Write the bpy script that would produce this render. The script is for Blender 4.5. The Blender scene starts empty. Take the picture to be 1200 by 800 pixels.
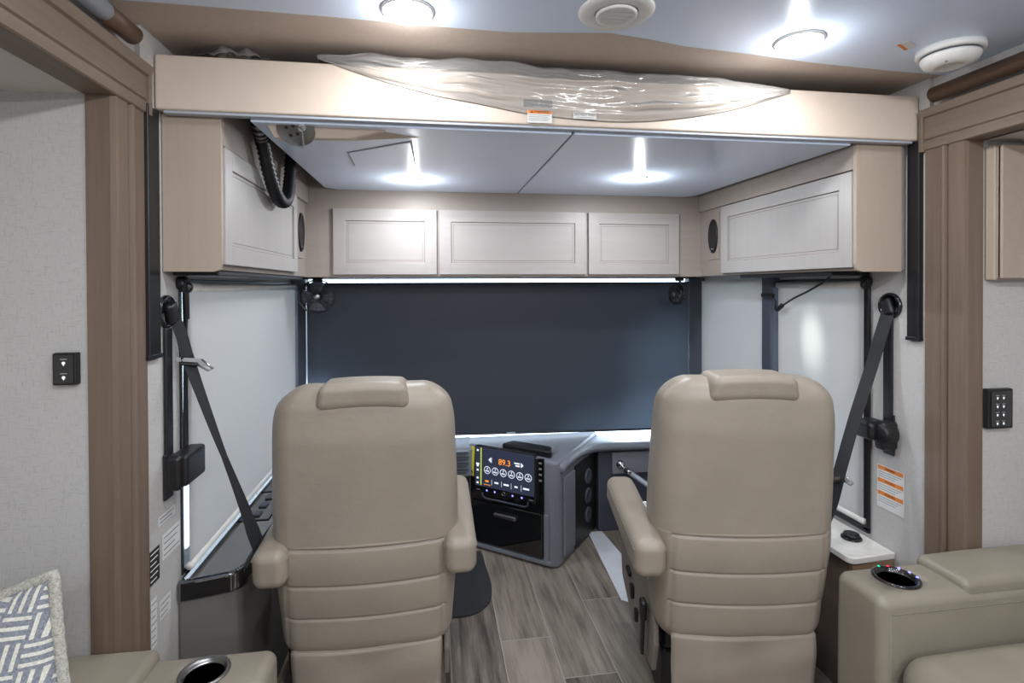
import bpy, bmesh, math, random
from mathutils import Vector, Matrix, Euler
random.seed(7)
S = bpy.context.scene
COL = S.collection
PI = math.pi
XL, XR = -0.733, 1.618          # inner faces of the side walls

# ------------------------------------------------------------------ materials
def lin(c):
    return tuple((v / 12.92 if v <= .04045 else ((v + .055) / 1.055) ** 2.4) for v in (x / 255 for x in c)) + (1,)

class NT:
    def __init__(s, name):
        s.m = bpy.data.materials.new(name); s.m.use_nodes = True
        s.t = s.m.node_tree; s.n = s.t.nodes; s.l = s.t.links
        s.b = s.n['Principled BSDF']; s.out = s.n['Material Output']
    def new(s, ty, **k):
        n = s.n.new(ty)
        for a, b in k.items(): setattr(n, a, b)
        return n
    def math(s, op, a, b=None, c=None):
        n = s.n.new('ShaderNodeMath'); n.operation = op
        for i, v in enumerate((a, b, c)):
            if v is None: continue
            if isinstance(v, (int, float)): n.inputs[i].default_value = v
            else: s.l.new(v, n.inputs[i])
        return n.outputs[0]
    def coord(s):
        return s.new('ShaderNodeTexCoord').outputs['Object']
    def mapped(s, scale, rot=(0, 0, 0), src=None):
        mp = s.new('ShaderNodeMapping'); mp.inputs['Scale'].default_value = scale
        mp.inputs['Rotation'].default_value = rot
        s.l.new(src or s.coord(), mp.inputs['Vector']); return mp.outputs[0]
    def noise(s, vec, scale, detail=4, rough=.55):
        n = s.new('ShaderNodeTexNoise'); n.inputs['Scale'].default_value = scale
        n.inputs['Detail'].default_value = detail; n.inputs['Roughness'].default_value = rough
        s.l.new(vec, n.inputs['Vector']); return n.outputs['Fac']
    def ramp(s, fac, stops, interp='LINEAR'):
        r = s.new('ShaderNodeValToRGB'); e = r.color_ramp; e.interpolation = interp
        while len(e.elements) < len(stops): e.elements.new(.5)
        for el, (p, c) in zip(e.elements, stops):
            el.position = p; el.color = c
        s.l.new(fac, r.inputs[0]); return r.outputs[0]
    def mix(s, fac, a, b):
        n = s.new('ShaderNodeMix'); n.data_type = 'RGBA'
        for i, v in ((0, fac), (6, a), (7, b)):
            if isinstance(v, (int, float, tuple)): n.inputs[i].default_value = v
            else: s.l.new(v, n.inputs[i])
        return n.outputs[2]
    def bump(s, h, strength, dist=.002):
        b = s.new('ShaderNodeBump'); b.inputs['Strength'].default_value = strength
        b.inputs['Distance'].default_value = dist
        s.l.new(h, b.inputs['Height']); s.l.new(b.outputs[0], s.b.inputs['Normal'])
    def base(s, c): 
        if isinstance(c, tuple): s.b.inputs['Base Color'].default_value = c
        else: s.l.new(c, s.b.inputs['Base Color'])

def plain(name, c, rough=.5, metal=0, var=.06, bump=.0, scale=60, coat=0, spec=None):
    """paint / plastic / metal with a faint procedural mottling"""
    t = NT(name); c = lin(c)
    f = t.noise(t.coord(), scale, 3)
    d = tuple(x * (1 - var) for x in c[:3]) + (1,); u = tuple(min(1, x * (1 + var)) for x in c[:3]) + (1,)
    t.base(t.ramp(f, [(.3, d), (.7, u)]))
    t.b.inputs['Roughness'].default_value = rough; t.b.inputs['Metallic'].default_value = metal
    t.b.inputs['Coat Weight'].default_value = coat
    if spec is not None: t.b.inputs['Specular IOR Level'].default_value = spec
    if bump: t.bump(f, bump)
    return t.m

def leather(name, c):
    t = NT(name); c = lin(c)
    big = t.noise(t.coord(), 5, 3)
    v = t.new('ShaderNodeTexVoronoi'); v.inputs['Scale'].default_value = 420
    t.l.new(t.coord(), v.inputs['Vector'])
    wr = t.noise(t.mapped((1, 1, 1.6)), 9, 5, .6)
    t.base(t.ramp(big, [(.3, tuple(x * .93 for x in c[:3]) + (1,)), (.7, tuple(x * 1.05 for x in c[:3]) + (1,))]))
    t.b.inputs['Roughness'].default_value = .46
    b1 = t.new('ShaderNodeBump'); b1.inputs['Strength'].default_value = .14; b1.inputs['Distance'].default_value = .012
    t.l.new(wr, b1.inputs['Height'])
    b2 = t.new('ShaderNodeBump'); b2.inputs['Strength'].default_value = .25; b2.inputs['Distance'].default_value = .0006
    t.l.new(v.outputs['Distance'], b2.inputs['Height']); t.l.new(b1.outputs[0], b2.inputs['Normal'])
    t.l.new(b2.outputs[0], t.b.inputs['Normal'])
    return t.m

def wood(name, c, axis='Z', rough=.5, contrast=.16, grain=1):
    t = NT(name); c = lin(c)
    sc = {'Z': (26, 26, .9), 'Y': (26, .9, 26), 'X': (.9, 26, 26)}[axis]
    f = t.noise(t.mapped(sc), 1.6 * grain, 6, .6)
    g = t.noise(t.mapped(tuple(x * 5 for x in sc)), 2.2 * grain, 3)
    a = tuple(x * (1 - contrast) for x in c[:3]) + (1,); b = tuple(min(1, x * (1 + contrast)) for x in c[:3]) + (1,)
    m = t.math('ADD', t.math('MULTIPLY', f, .7), t.math('MULTIPLY', g, .3))
    t.base(t.ramp(m, [(.32, a), (.68, b)])); t.b.inputs['Roughness'].default_value = rough
    t.bump(g, .12, .001); return t.m

def wallpaper(name, c, dark):
    t = NT(name)
    h = t.noise(t.mapped((50, 50, 620)), 1, 3)
    v = t.noise(t.mapped((620, 620, 50)), 1, 3)
    s = t.math('MINIMUM', h, v)
    t.base(t.ramp(s, [(.25, lin(dark)), (.43, lin(c))]))
    t.b.inputs['Roughness'].default_value = .8; t.bump(s, .3, .001); return t.m

def floor_mat():
    t = NT('floor_planks'); co = t.coord()
    sp = t.new('ShaderNodeSeparateXYZ'); t.l.new(co, sp.inputs[0])
    W = .205
    u = t.math('DIVIDE', t.math('SUBTRACT', sp.outputs[0], .0695), W)
    col = t.math('FLOOR', u); fu = t.math('FRACT', u)
    k = t.math('DIVIDE', t.math('ADD', col, 12.5), 25)
    # start of the cross joint in each row of planks
    vals = [.3, .72, .1, .55, .9, .35, .78, .15, .6, .98, .42, .8, .90, 1.235, .995, 1.46, .72, .2, .65, .05, .5, .88, .3, .7, .12]
    r = t.ramp(k, [(i / 25, (v / 2, v / 2, v / 2, 1)) for i, v in enumerate(vals)], 'CONSTANT')
    # ramps hold 32 stops
    off = t.math('MULTIPLY', r, 2)
    vv = t.math('DIVIDE', t.math('SUBTRACT', sp.outputs[1], off), .92)
    row = t.math('FLOOR', vv); fv = t.math('FRACT', vv)
    du = t.math('MULTIPLY', t.math('MINIMUM', fu, t.math('SUBTRACT', 1, fu)), W)
    dv = t.math('MULTIPLY', t.math('MINIMUM', fv, t.math('SUBTRACT', 1, fv)), .92)
    d = t.math('MINIMUM', du, dv)
    grout = t.math('LESS_THAN', d, .0017)
    wn = t.new('ShaderNodeTexWhiteNoise'); wn.noise_dimensions = '2D'
    cb = t.new('ShaderNodeCombineXYZ'); t.l.new(col, cb.inputs[0]); t.l.new(row, cb.inputs[1]); t.l.new(cb.outputs[0], wn.inputs['Vector'])
    add = t.new('ShaderNodeVectorMath'); add.operation = 'MULTIPLY_ADD'
    t.l.new(wn.outputs['Color'], add.inputs[0]); add.inputs[1].default_value = (7, 7, 7); t.l.new(co, add.inputs[2])
    g1 = t.noise(t.mapped((16, 1.6, 1), src=add.outputs[0]), 1.6, 7, .62)
    g2 = t.noise(t.mapped((90, 3, 1), src=add.outputs[0]), 1.5, 4)
    g = t.math('ADD', t.math('ADD', t.math('MULTIPLY', g1, .62), t.math('MULTIPLY', g2, .2)), t.math('MULTIPLY', wn.outputs['Value'], .18))
    wd = t.ramp(g, [(.34, lin((74, 66, 60))), (.44, lin((108, 99, 91))), (.50, lin((126, 116, 106))), (.62, lin((148, 138, 127)))])
    t.base(t.mix(grout, wd, lin((162, 156, 148))))
    t.b.inputs['Roughness'].default_value = .42; t.bump(t.math('SUBTRACT', g2, t.math('MULTIPLY', grout, .6)), .15, .001)
    return t.m

def emis(name, c, s):
    t = NT(name); t.base((0, 0, 0, 1)); t.b.inputs['Emission Color'].default_value = lin(c)
    t.b.inputs['Emission Strength'].default_value = s; return t.m

def shade_mat(name, c, trans, weave=900, rough=.8, tc=None):
    t = NT(name)
    f = t.noise(t.mapped((1, 1, 1)), weave, 2)
    c = lin(c); a = tuple(x * .82 for x in c[:3]) + (1,)
    colr = t.ramp(f, [(.35, a), (.65, c)])
    t.base(colr); t.b.inputs['Roughness'].default_value = rough
    tr = t.new('ShaderNodeBsdfTranslucent'); t.l.new(colr, tr.inputs[0])
    if tc:
        t.l.remove(tr.inputs[0].links[0]); tr.inputs[0].default_value = tc
    mx = t.new('ShaderNodeMixShader'); mx.inputs[0].default_value = trans
    t.l.new(t.b.outputs[0], mx.inputs[1]); t.l.new(tr.outputs[0], mx.inputs[2]); t.l.new(mx.outputs[0], t.out.inputs[0])
    return t.m

def clear_mat(name, tint, gloss, rough, diff=0):
    t = NT(name); tp = t.new('ShaderNodeBsdfTransparent'); tp.inputs[0].default_value = tint
    gl = t.new('ShaderNodeBsdfGlossy'); gl.inputs['Roughness'].default_value = rough
    fr = t.new('ShaderNodeFresnel'); fr.inputs[0].default_value = 1.5
    fac = t.math('MULTIPLY', fr.outputs[0], gloss)
    mx = t.new('ShaderNodeMixShader'); t.l.new(fac, mx.inputs[0]); t.l.new(tp.outputs[0], mx.inputs[1]); t.l.new(gl.outputs[0], mx.inputs[2])
    o = mx
    if diff:
        df = t.new('ShaderNodeBsdfDiffuse'); df.inputs[0].default_value = (.95, .93, .90, 1)
        o = t.new('ShaderNodeMixShader'); o.inputs[0].default_value = diff
        t.l.new(mx.outputs[0], o.inputs[1]); t.l.new(df.outputs[0], o.inputs[2])
    t.l.new(o.outputs[0], t.out.inputs[0]); return t.m

def pillow_mat():
    t = NT('pillow_basketweave'); co = t.mapped((1, 1, 1), (0, 0, .32))
    sp = t.new('ShaderNodeSeparateXYZ'); t.l.new(co, sp.inputs[0])
    cell = .043
    U = t.math('DIVIDE', sp.outputs[0], cell); V = t.math('DIVIDE', sp.outputs[1], cell)
    par = t.math('MODULO', t.math('ABSOLUTE', t.math('ADD', t.math('FLOOR', U), t.math('FLOOR', V))), 2)
    par = t.math('GREATER_THAN', par, .5)
    fu = t.math('FRACT', U); fv = t.math('FRACT', V)
    def st(a, b):   # three bars running along b
        s = t.math('FRACT', t.math('MULTIPLY', a, 3))
        on = t.math('LESS_THAN', t.math('ABSOLUTE', t.math('SUBTRACT', s, .5)), .20)
        ins = t.math('LESS_THAN', t.math('ABSOLUTE', t.math('SUBTRACT', b, .5)), .47)
        return t.math('MULTIPLY', on, ins)
    a = st(fu, fv); b = st(fv, fu)
    m = t.math('ADD', t.math('MULTIPLY', a, par), t.math('MULTIPLY', b, t.math('SUBTRACT', 1, par)))
    n = t.noise(t.coord(), 260, 3)
    blue = t.ramp(n, [(.3, lin((98, 103, 113))), (.7, lin((138, 142, 150)))])
    ivory = t.ramp(n, [(.3, lin((180, 179, 168))), (.7, lin((214, 212, 203)))])
    t.base(t.mix(m, blue, ivory)); t.b.inputs['Roughness'].default_value = .9
    t.bump(t.math('ADD', t.math('MULTIPLY', m, .6), n), .5, .002); return t.m

M = dict(
    leather=leather('beige_leather', (146, 136, 124)),
    sofa=leather('taupe_leather', (138, 131, 118)),
    seat_shell=plain('taupe_shell', (129, 121, 112), .55, var=.04),
    wall=wallpaper('linen_wallpaper', (186, 184, 182), (158, 155, 153)),
    pil=wood('brown_wood_upright', (112, 95, 82), 'Z'),
    head=wood('brown_wood_header', (115, 100, 87), 'Y'),
    darkwood=wood('dark_brown_wood', (88, 66, 50), 'Y', contrast=.25),
    cabwood=wood('beige_laminate', (169, 154, 140), 'Z', contrast=.05),
    cabface=wood('greige_laminate', (153, 142, 134), 'X', contrast=.05),
    door=wood('greige_door', (164, 156, 153), 'X', contrast=.04, rough=.4),
    doorY=wood('greige_door_side', (167, 163, 161), 'Y', contrast=.04, rough=.4),
    glaze=plain('door_glaze_line', (122, 108, 98), .6),
    ceil=plain('white_ceiling_vinyl', (214, 229, 252), .32, var=.012, scale=8),
    bedpan=plain('white_bed_panel', (218, 232, 254), .22, var=.012, scale=6),
    beige=plain('beige_headliner', (196, 181, 169), .8, var=.04, scale=90, bump=.05),
    beam=plain('cream_fascia', (206, 191, 177), .5, var=.02, scale=30),
    black=plain('black_plastic', (22, 22, 25), .42),
    blackfab=plain('black_webbing', (30, 31, 36), .7, var=.2, scale=500, bump=.2),
    gloss=plain('gloss_black', (15, 16, 19), .06, coat=1),
    dgrey=plain('dark_grey_plastic', (66, 71, 82), .5, var=.08, scale=200),
    grey=plain('dash_grey', (116, 120, 129), .55, var=.05, scale=240, bump=.05),
    mgrey=plain('console_grey', (101, 98, 94), .6, var=.05, scale=200, bump=.04),
    lgrey=plain('light_grey_trim', (168, 174, 184), .4, var=.03),
    white=plain('white_plastic', (226, 226, 224), .35, var=.02),
    counter=plain('white_solid_surface', (222, 219, 214), .15, var=.05, scale=30, coat=.3),
    chrome=plain('chrome', (205, 208, 214), .16, 1, var=.02),
    steel=plain('brushed_steel', (150, 150, 150), .35, 1, var=.1),
    shade_w=shade_mat('white_blackout_shade', (197, 196, 197), .42, tc=(.66, .63, .60, 1)),
    shade_b=shade_mat('charcoal_mesh_shade', (43, 46, 53), .14, 420, .5, (.022, .028, .036, 1)),
    tube=plain('cream_hem_tube', (206, 204, 200), .4),
    glass=clear_mat('window_glass', (.93, .97, 1, 1), .8, .02),
    glossf=plain('gloss_black_filmed', (24, 25, 29), .05, coat=1),
    film=clear_mat('clear_wrap', (.99, .985, .98, 1), 1.3, .12, .13),
    carpet=plain('charcoal_mat', (42, 42, 46), .95, var=.25, scale=500, bump=.4),
    paper=plain('white_paper', (214, 218, 226), .7, var=.03),
    cabside=wood('dark_taupe_cabinet', (96, 80, 68), 'Z', contrast=.15),
    cabside2=wood('brown_cabinet_edge', (132, 106, 84), 'X', contrast=.15),
    pillow=pillow_mat(),
    welt=plain('ivory_boucle_trim', (160, 159, 150), .95, var=.35, scale=240, bump=.6),
    yellow=plain('yellow_tag', (202, 206, 50), .6),
    orange=plain('orange_print', (222, 128, 44), .6),
    ink=plain('black_print', (34, 34, 38), .7),
    inkg=plain('grey_print', (130, 130, 136), .7),
    label=plain('white_label', (216, 216, 214), .5, var=.02),
    floor=floor_mat(),
    lamp=emis('lit_lens', (255, 250, 240), 30),
    lampb=emis('lit_lens_cool', (246, 250, 255), 22),
    scr=emis('lit_screen', (44, 50, 68), .9),
    scr_w=emis('screen_white', (225, 232, 250), 1.0),
    scr_o=emis('screen_orange', (255, 150, 50), 1.1),
    scr_y=emis('screen_lime', (190, 205, 70), .9),
    led_b=emis('blue_led', (120, 120, 255), 3), led_g=emis('green_led', (20, 200, 140), 1.5), led_r=emis('red_led', (230, 40, 70), 1.5),
    thread=plain('stitch_thread', (122, 115, 104), .8),
    slideceil=plain('pale_slide_ceiling', (200, 194, 188), .6, var=.02),
    key=emis('backlit_key', (235, 238, 245), .9),
)

# ------------------------------------------------------------------ mesh helpers
class B:
    """collects shapes and links them as ONE mesh object"""
    def __init__(s): s.bm = bmesh.new(); s.mats = []
    def _mi(s, m):
        if m not in s.mats: s.mats.append(m)
        return s.mats.index(m)
    def add(s, vs, fs, mat=None, X=None, smooth=False):
        mi = s._mi(mat) if mat else 0
        bv = [s.bm.verts.new((X @ Vector(v)) if X else Vector(v)) for v in vs]
        for f in fs:
            try:
                fc = s.bm.faces.new([bv[i] for i in f]); fc.material_index = mi; fc.smooth = smooth
            except ValueError: pass
        return s
    def box(s, x0, x1, y0, y1, z0, z1, bev=0, mat=None, X=None, seg=2):
        t = bmesh.new(); bmesh.ops.create_cube(t, size=1)
        for v in t.verts: v.co = Vector(((x0 + x1) / 2 + v.co.x * (x1 - x0), (y0 + y1) / 2 + v.co.y * (y1 - y0), (z0 + z1) / 2 + v.co.z * (z1 - z0)))
        if bev: bmesh.ops.bevel(t, geom=t.edges[:], offset=bev, segments=seg, affect='EDGES', profile=.5)
        return s.take(t, mat, X)
    def take(s, t, mat=None, X=None, smooth=False):
        t.verts.ensure_lookup_table(); t.verts.index_update()
        s.add([v.co.copy() for v in t.verts], [[v.index for v in f.verts] for f in t.faces], mat, X, smooth); t.free(); return s
    def prism(s, poly, a, b, axis='Z', bev=0, mat=None, X=None, seg=3, smooth=False):
        """polygon swept along an axis from a to b"""
        def P(p, h): return {'Z': (p[0], p[1], h), 'X': (h, p[0], p[1]), 'Y': (p[0], h, p[1])}[axis]
        t = bmesh.new(); n = len(poly)
        v0 = [t.verts.new(P(p, a)) for p in poly]; v1 = [t.verts.new(P(p, b)) for p in poly]
        t.faces.new(v0); t.faces.new(v1[::-1])
        for i in range(n): t.faces.new((v0[i], v1[i], v1[(i + 1) % n], v0[(i + 1) % n]))
        bmesh.ops.recalc_face_normals(t, faces=t.faces[:])
        if bev: bmesh.ops.bevel(t, geom=t.edges[:], offset=bev, segments=seg, affect='EDGES', profile=.5)
        return s.take(t, mat, X, smooth)
    def lathe(s, prof, X=None, mat=None, n=32, smooth=True):
        """(r, z) profile turned about Z"""
        vs, fs = [], []; k = len(prof)
        for i in range(n):
            a = 2 * PI * i / n
            for r, z in prof: vs.append((r * math.cos(a), r * math.sin(a), z))
        for i in range(n):
            for j in range(k - 1):
                fs.append((i * k + j, ((i + 1) % n) * k + j, ((i + 1) % n) * k + j + 1, i * k + j + 1))
        if prof[0][0] > 1e-6: fs.append([i * k for i in range(n)][::-1])
        if prof[-1][0] > 1e-6: fs.append([i * k + k - 1 for i in range(n)])
        return s.add(vs, fs, mat, X, smooth)
    def cyl(s, p0, p1, r, r1=None, mat=None, n=20, bev=.0):
        p0, p1 = Vector(p0), Vector(p1); L = (p1 - p0).length; r1 = r if r1 is None else r1
        X = Matrix.Translation(p0) @ (p1 - p0).to_track_quat('Z', 'Y').to_matrix().to_4x4()
        b = min(bev, L / 3) or min(r * .12, L / 4)
        return s.lathe([(0, 0), (r - b, 0), (r, b), (r1, L - b), (r1 - b, L), (0, L)], X, mat, n)
    def tube(s, pts, r, mat=None, n=10, closed=False, rib=0):
        pts = [Vector(p) for p in pts]; m = len(pts); vs, fs = [], []
        up = Vector((0, 0, 1)); prev = None
        for i, p in enumerate(pts):
            t = ((pts[(i + 1) % m] - pts[i - 1]) if closed else (pts[min(i + 1, m - 1)] - pts[max(i - 1, 0)])).normalized()
            if prev is None:
                a = t.cross(up)
                if a.length < .1: a = t.cross(Vector((1, 0, 0)))
                a.normalize()
            else: a = (prev - t * prev.dot(t)).normalized()
            prev = a; b = t.cross(a); rr = (r(i / (m - 1)) if callable(r) else r) * (1 + (rib if i % 2 else 0))
            for j in range(n):
                q = 2 * PI * j / n; vs.append(p + a * math.cos(q) * rr + b * math.sin(q) * rr)
        for i in range(m if closed else m - 1):
            for j in range(n):
                i2 = (i + 1) % m; fs.append((i * n + j, i * n + (j + 1) % n, i2 * n + (j + 1) % n, i2 * n + j))
        if not closed: fs += [list(range(n))[::-1], [(m - 1) * n + j for j in range(n)]]
        return s.add(vs, fs, mat, None, True)
    def strap(s, pts, w, th, wdir, mat=None):
        """flat ribbon with thickness; wdir(t) is the direction of its width"""
        pts = [Vector(p) for p in pts]; m = len(pts); vs, fs = [], []
        for i, p in enumerate(pts):
            t = (pts[min(i + 1, m - 1)] - pts[max(i - 1, 0)]).normalized()
            wd = Vector(wdir(i / (m - 1))); wd = (wd - t * wd.dot(t)).normalized(); nn = t.cross(wd)
            ww = w(i / (m - 1)) if callable(w) else w
            for a, b in ((-1, -1), (1, -1), (1, 1), (-1, 1)): vs.append(p + wd * a * ww / 2 + nn * b * th / 2)
        for i in range(m - 1):
            for j in range(4): fs.append((i * 4 + j, i * 4 + (j + 1) % 4, i * 4 + 4 + (j + 1) % 4, i * 4 + 4 + j))
        fs += [(3, 2, 1, 0), tuple((m - 1) * 4 + j for j in range(4))]
        return s.add(vs, fs, mat)
    def rbox(s, size, r, c=(0, 0, 0), m=(6, 6, 6), extra=((), (), ()), fn=None, mat=None, X=None, seg=5):
        """soft box with rounded edges; fn(p, half) bends its vertices"""
        h = [q / 2 for q in size]; co = []
        for k in range(3):
            e = h[k] - r; a = [r * math.tan(PI / 4 * j / seg) for j in range(1, seg + 1)]
            mid = [-e + 2 * e * j / m[k] for j in range(m[k] + 1)] if e > 1e-5 else [0.0]
            mid = sorted(set([round(x, 5) for x in mid + [q for q in extra[k] if abs(q) < e]]))
            co.append(sorted([-e - q for q in a]) + mid + [e + q for q in a])
        t = bmesh.new()
        def pt(x, y, z):
            p = Vector((x, y, z)); q = Vector([max(-(h[k] - r), min(h[k] - r, p[k])) for k in range(3)]); d = p - q
            if d.length > 1e-9: d = d.normalized() * r
            w = q + d
            if fn: w = Vector(fn(w, h))
            return w + Vector(c)
        for ax in range(3):
            A, Bx = [k for k in range(3) if k != ax]
            for sg in (-1, 1):
                g = []
                for a in co[A]:
                    row = []
                    for b in co[Bx]:
                        p = [0, 0, 0]; p[ax] = sg * h[ax]; p[A] = a; p[Bx] = b
                        row.append(t.verts.new(pt(*p)))
                    g.append(row)
                for i in range(len(co[A]) - 1):
                    for j in range(len(co[Bx]) - 1):
                        q = (g[i][j], g[i + 1][j], g[i + 1][j + 1], g[i][j + 1])
                        t.faces.new(q)
        bmesh.ops.remove_doubles(t, verts=t.verts[:], dist=1e-5)
        bmesh.ops.recalc_face_normals(t, faces=t.faces[:])
        return s.take(t, mat, X, True)
    def done(s, name, mat, parent=None, smooth=None, label=None):
        if s.bm.verts: pass
        bmesh.ops.recalc_face_normals(s.bm, faces=s.bm.faces[:]) if smooth != 'keep' else None
        me = bpy.data.meshes.new(name); s.bm.to_mesh(me); s.bm.free()
        if s.mats:
            for q in s.mats: me.materials.append(q if not isinstance(q, str) else M[q])
        else: me.materials.append(M[mat] if isinstance(mat, str) else mat)
        o = bpy.data.objects.new(name, me); COL.objects.link(o)
        if parent: o.parent = parent
        if label: o['label'] = label
        return o

def thing(name, label, cat, loc=(0, 0, 0), rz=0, group=None):
    o = bpy.data.objects.new(name, None); COL.objects.link(o); o.empty_display_size = .05
    o.location = loc; o.rotation_euler = (0, 0, rz); o['label'] = label; o['category'] = cat
    if group: o['group'] = group
    return o
def tag(o, label, cat, group=None):
    o['label'] = label; o['category'] = cat
    if group: o['group'] = group
    return o
def struct(o): o['kind'] = 'structure'; return o
def dup(root, loc=None, rz=None, label=None, group=None):
    r = root.copy(); COL.objects.link(r)
    if loc is not None: r.location = loc
    if rz is not None: r.rotation_euler = (0, 0, rz)
    if label: r['label'] = label
    if group: r['group'] = group
    for ch in list(root.children):
        c = ch.copy(); COL.objects.link(c); c.parent = r
        for g in ch.children:
            d = g.copy(); COL.objects.link(d); d.parent = c
    return r
def text_mesh(name, s, size, X, mat, parent, ext=.0002, align='CENTER', label=None):
    cu = bpy.data.curves.new(name, 'FONT'); cu.body = s; cu.size = size; cu.extrude = ext
    cu.align_x = align; cu.align_y = 'CENTER'
    o = bpy.data.objects.new('tmp_text', cu); COL.objects.link(o)
    dg = bpy.context.evaluated_depsgraph_get(); me = bpy.data.meshes.new_from_object(o.evaluated_get(dg))
    bpy.data.objects.remove(o); me.transform(X); me.name = name
    me.materials.clear(); me.materials.append(M[mat])
    q = bpy.data.objects.new(name, me); COL.objects.link(q); q.parent = parent
    return q
def bez(pts, n=8):
    """Catmull-Rom through the points"""
    P = [Vector(p) for p in pts]; out = []
    for i in range(len(P) - 1):
        p0 = P[max(i - 1, 0)]; p1 = P[i]; p2 = P[i + 1]; p3 = P[min(i + 2, len(P) - 1)]
        for k in range(n):
            t = k / n
            out.append(.5 * ((2 * p1) + (-p0 + p2) * t + (2 * p0 - 5 * p1 + 4 * p2 - p3) * t * t + (-p0 + 3 * p1 - 3 * p2 + p3) * t ** 3))
    out.append(P[-1]); return out
def frame(origin, xdir, ydir):
    x = Vector(xdir).normalized(); y = Vector(ydir); y = (y - x * y.dot(x)).normalized(); z = x.cross(y)
    m = Matrix((x, y, z)).transposed().to_4x4(); m.translation = Vector(origin); return m

# ------------------------------------------------------------------ the shell
struct(B().box(-1.45, 2.5, -2.6, 3.2, -.04, 0).done('floor', 'floor'))
YB = -2.5
SL, SR = 1.383, 1.412            # front end walls of the two slide-outs
ZSL, ZSR = 1.902, 1.890
# left body wall with its window opening
w = B()
w.box(-.79, XL, 1.50, 1.70, 0, 2.13); w.box(-.84, -.79, SL + .04, 1.70, 0, 2.13); w.box(-.79, XL, 1.70, 3.0, 0, .60); w.box(-.79, XL, 1.70, 3.0, 1.475, 2.13)
w.box(-.79, XL, 3.0, 3.14, 0, 2.13)
w.box(-1.40, -.79, SL + .002, SL + .05, 0, 2.13)                       # end wall of the slide-out
w.box(-1.42, -1.38, YB, SL, 0, 2.0)
w.box(-.79, -.745, YB, 1.50, ZSL + .1, 2.13)
struct(w.done('wall_left', 'wall'))
w = B()
w.box(XR, 1.68, 1.53, 1.79, 0, 2.13); w.box(XR, 1.68, 1.79, 3.0, 0, .545); w.box(XR, 1.68, 1.79, 3.0, 1.475, 2.13)
w.box(XR, 1.68, 2.285, 2.36, .545, 1.475); w.box(XR, 1.68, 3.0, 3.14, 0, 2.13)
w.box(1.68, 2.46, SR + .002, SR + .05, 0, 2.13); w.box(2.44, 2.48, YB, SR, 0, 2.0)
w.box(1.632, 1.68, YB, 1.53, ZSR + .1, 2.13)
struct(w.done('wall_right', 'wall'))
struct(B().box(-1.42, 2.48, YB - .05, YB, 0, 2.15).done('wall_back', 'wall'))
w = B(); w.box(-.79, 1.68, 3.10, 3.14, 0, .47); w.box(-.79, 1.68, 3.10, 3.14, 1.50, 2.13)
w.box(-.79, -.70, 3.10, 3.14, .47, 1.5); w.box(1.585, 1.68, 3.10, 3.14, .47, 1.5)
struct(w.done('wall_front', 'dgrey'))
# ceilings
struct(B().prism([(-.79, YB), (1.68, YB), (1.68, 1.492), (1.42, 1.482), (1.14, 1.462), (.92, 1.434), (.70, 1.412), (.59, 1.386), (.47, 1.366), (.32, 1.386), (.22, 1.399), (.03, 1.396), (-.22, 1.384), (-.60, 1.372), (-.79, 1.372)], 2.118, 2.125, 'Z', .002).box(-.79, 1.68, YB, 1.36, 2.125, 2.17).done('ceiling', 'ceil'))
struct(B().box(-.79, 1.68, 1.36, 3.14, 2.1255, 2.17).done('ceiling_front', 'beige'))
struct(B().box(-1.42, -.785, YB, SL + .002, ZSL, ZSL + .05).done('ceiling_slide_left', 'slideceil'))
struct(B().box(1.665, 2.48, YB, SR + .002, ZSR, ZSR + .05).done('ceiling_slide_right', 'slideceil'))

# slide-out casings: upright with beads, header with groove, cap and end board
def casing(side):
    if side < 0: X0, out, ye, yj, zb = XL, -1, 1.515, 1.378, 1.900
    else: X0, out, ye, yj, zb = XR, 1, 1.545, 1.407, 1.890
    f = lambda d: X0 - out * (d - .006)        # d = distance into the room
    w = ye - yj
    prof = [(f(-.052), yj), (f(.0), yj), (f(.012), yj + .003), (f(.012), yj + .052), (f(.006), yj + .055), (f(.006), yj + .061),
            (f(.016), yj + .064), (f(.018), yj + .071), (f(.012), yj + .078), (f(.012), ye - .004), (f(.008), ye), (f(.001), ye), (f(.001), yj + .04), (f(-.052), yj + .003)]
    struct(B().prism(prof, 0, zb, 'Z').done('trim_1' if side < 0 else 'trim_2', 'pil'))
    h = B(); e = ye + .006
    z0, z1 = zb, 2.022
    pr = [(f(-.055), z0), (f(.014), z0), (f(.018), z0 + .003), (f(.018), z0 + .026), (f(.011), z0 + .029), (f(.011), z0 + .033), (f(.016), z0 + .037),
          (f(.016), z1 - .028), (f(.024), z1 - .024), (f(.030), z1 - .004), (f(.030), z1), (f(-.055), z1)]
    h.prism(pr, YB, e, 'Y')
    h.box(*sorted((f(.001), f(.024))), e - .010, e + .004, z0 - .004, z1, .002)
    struct(h.done('trim_3' if side < 0 else 'trim_4', 'head'))
casing(-1); casing(1)
# corner mouldings at the ceiling
b = B(); b.tube([(-.706, YB, 2.058), (-.706, 1.34, 2.058)], .021, n=20); o = struct(b.done('trim_5', 'lgrey'))
b = B(); b.tube([(-.706, 1.30, 2.058), (-.706, 1.415, 2.058)], .023, n=20); b.done('end_cap', 'darkwood', o)
struct(B().tube([(1.592, YB, 2.056), (1.592, 1.495, 2.056)], .024, n=20).done('trim_6', 'darkwood'))
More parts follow.
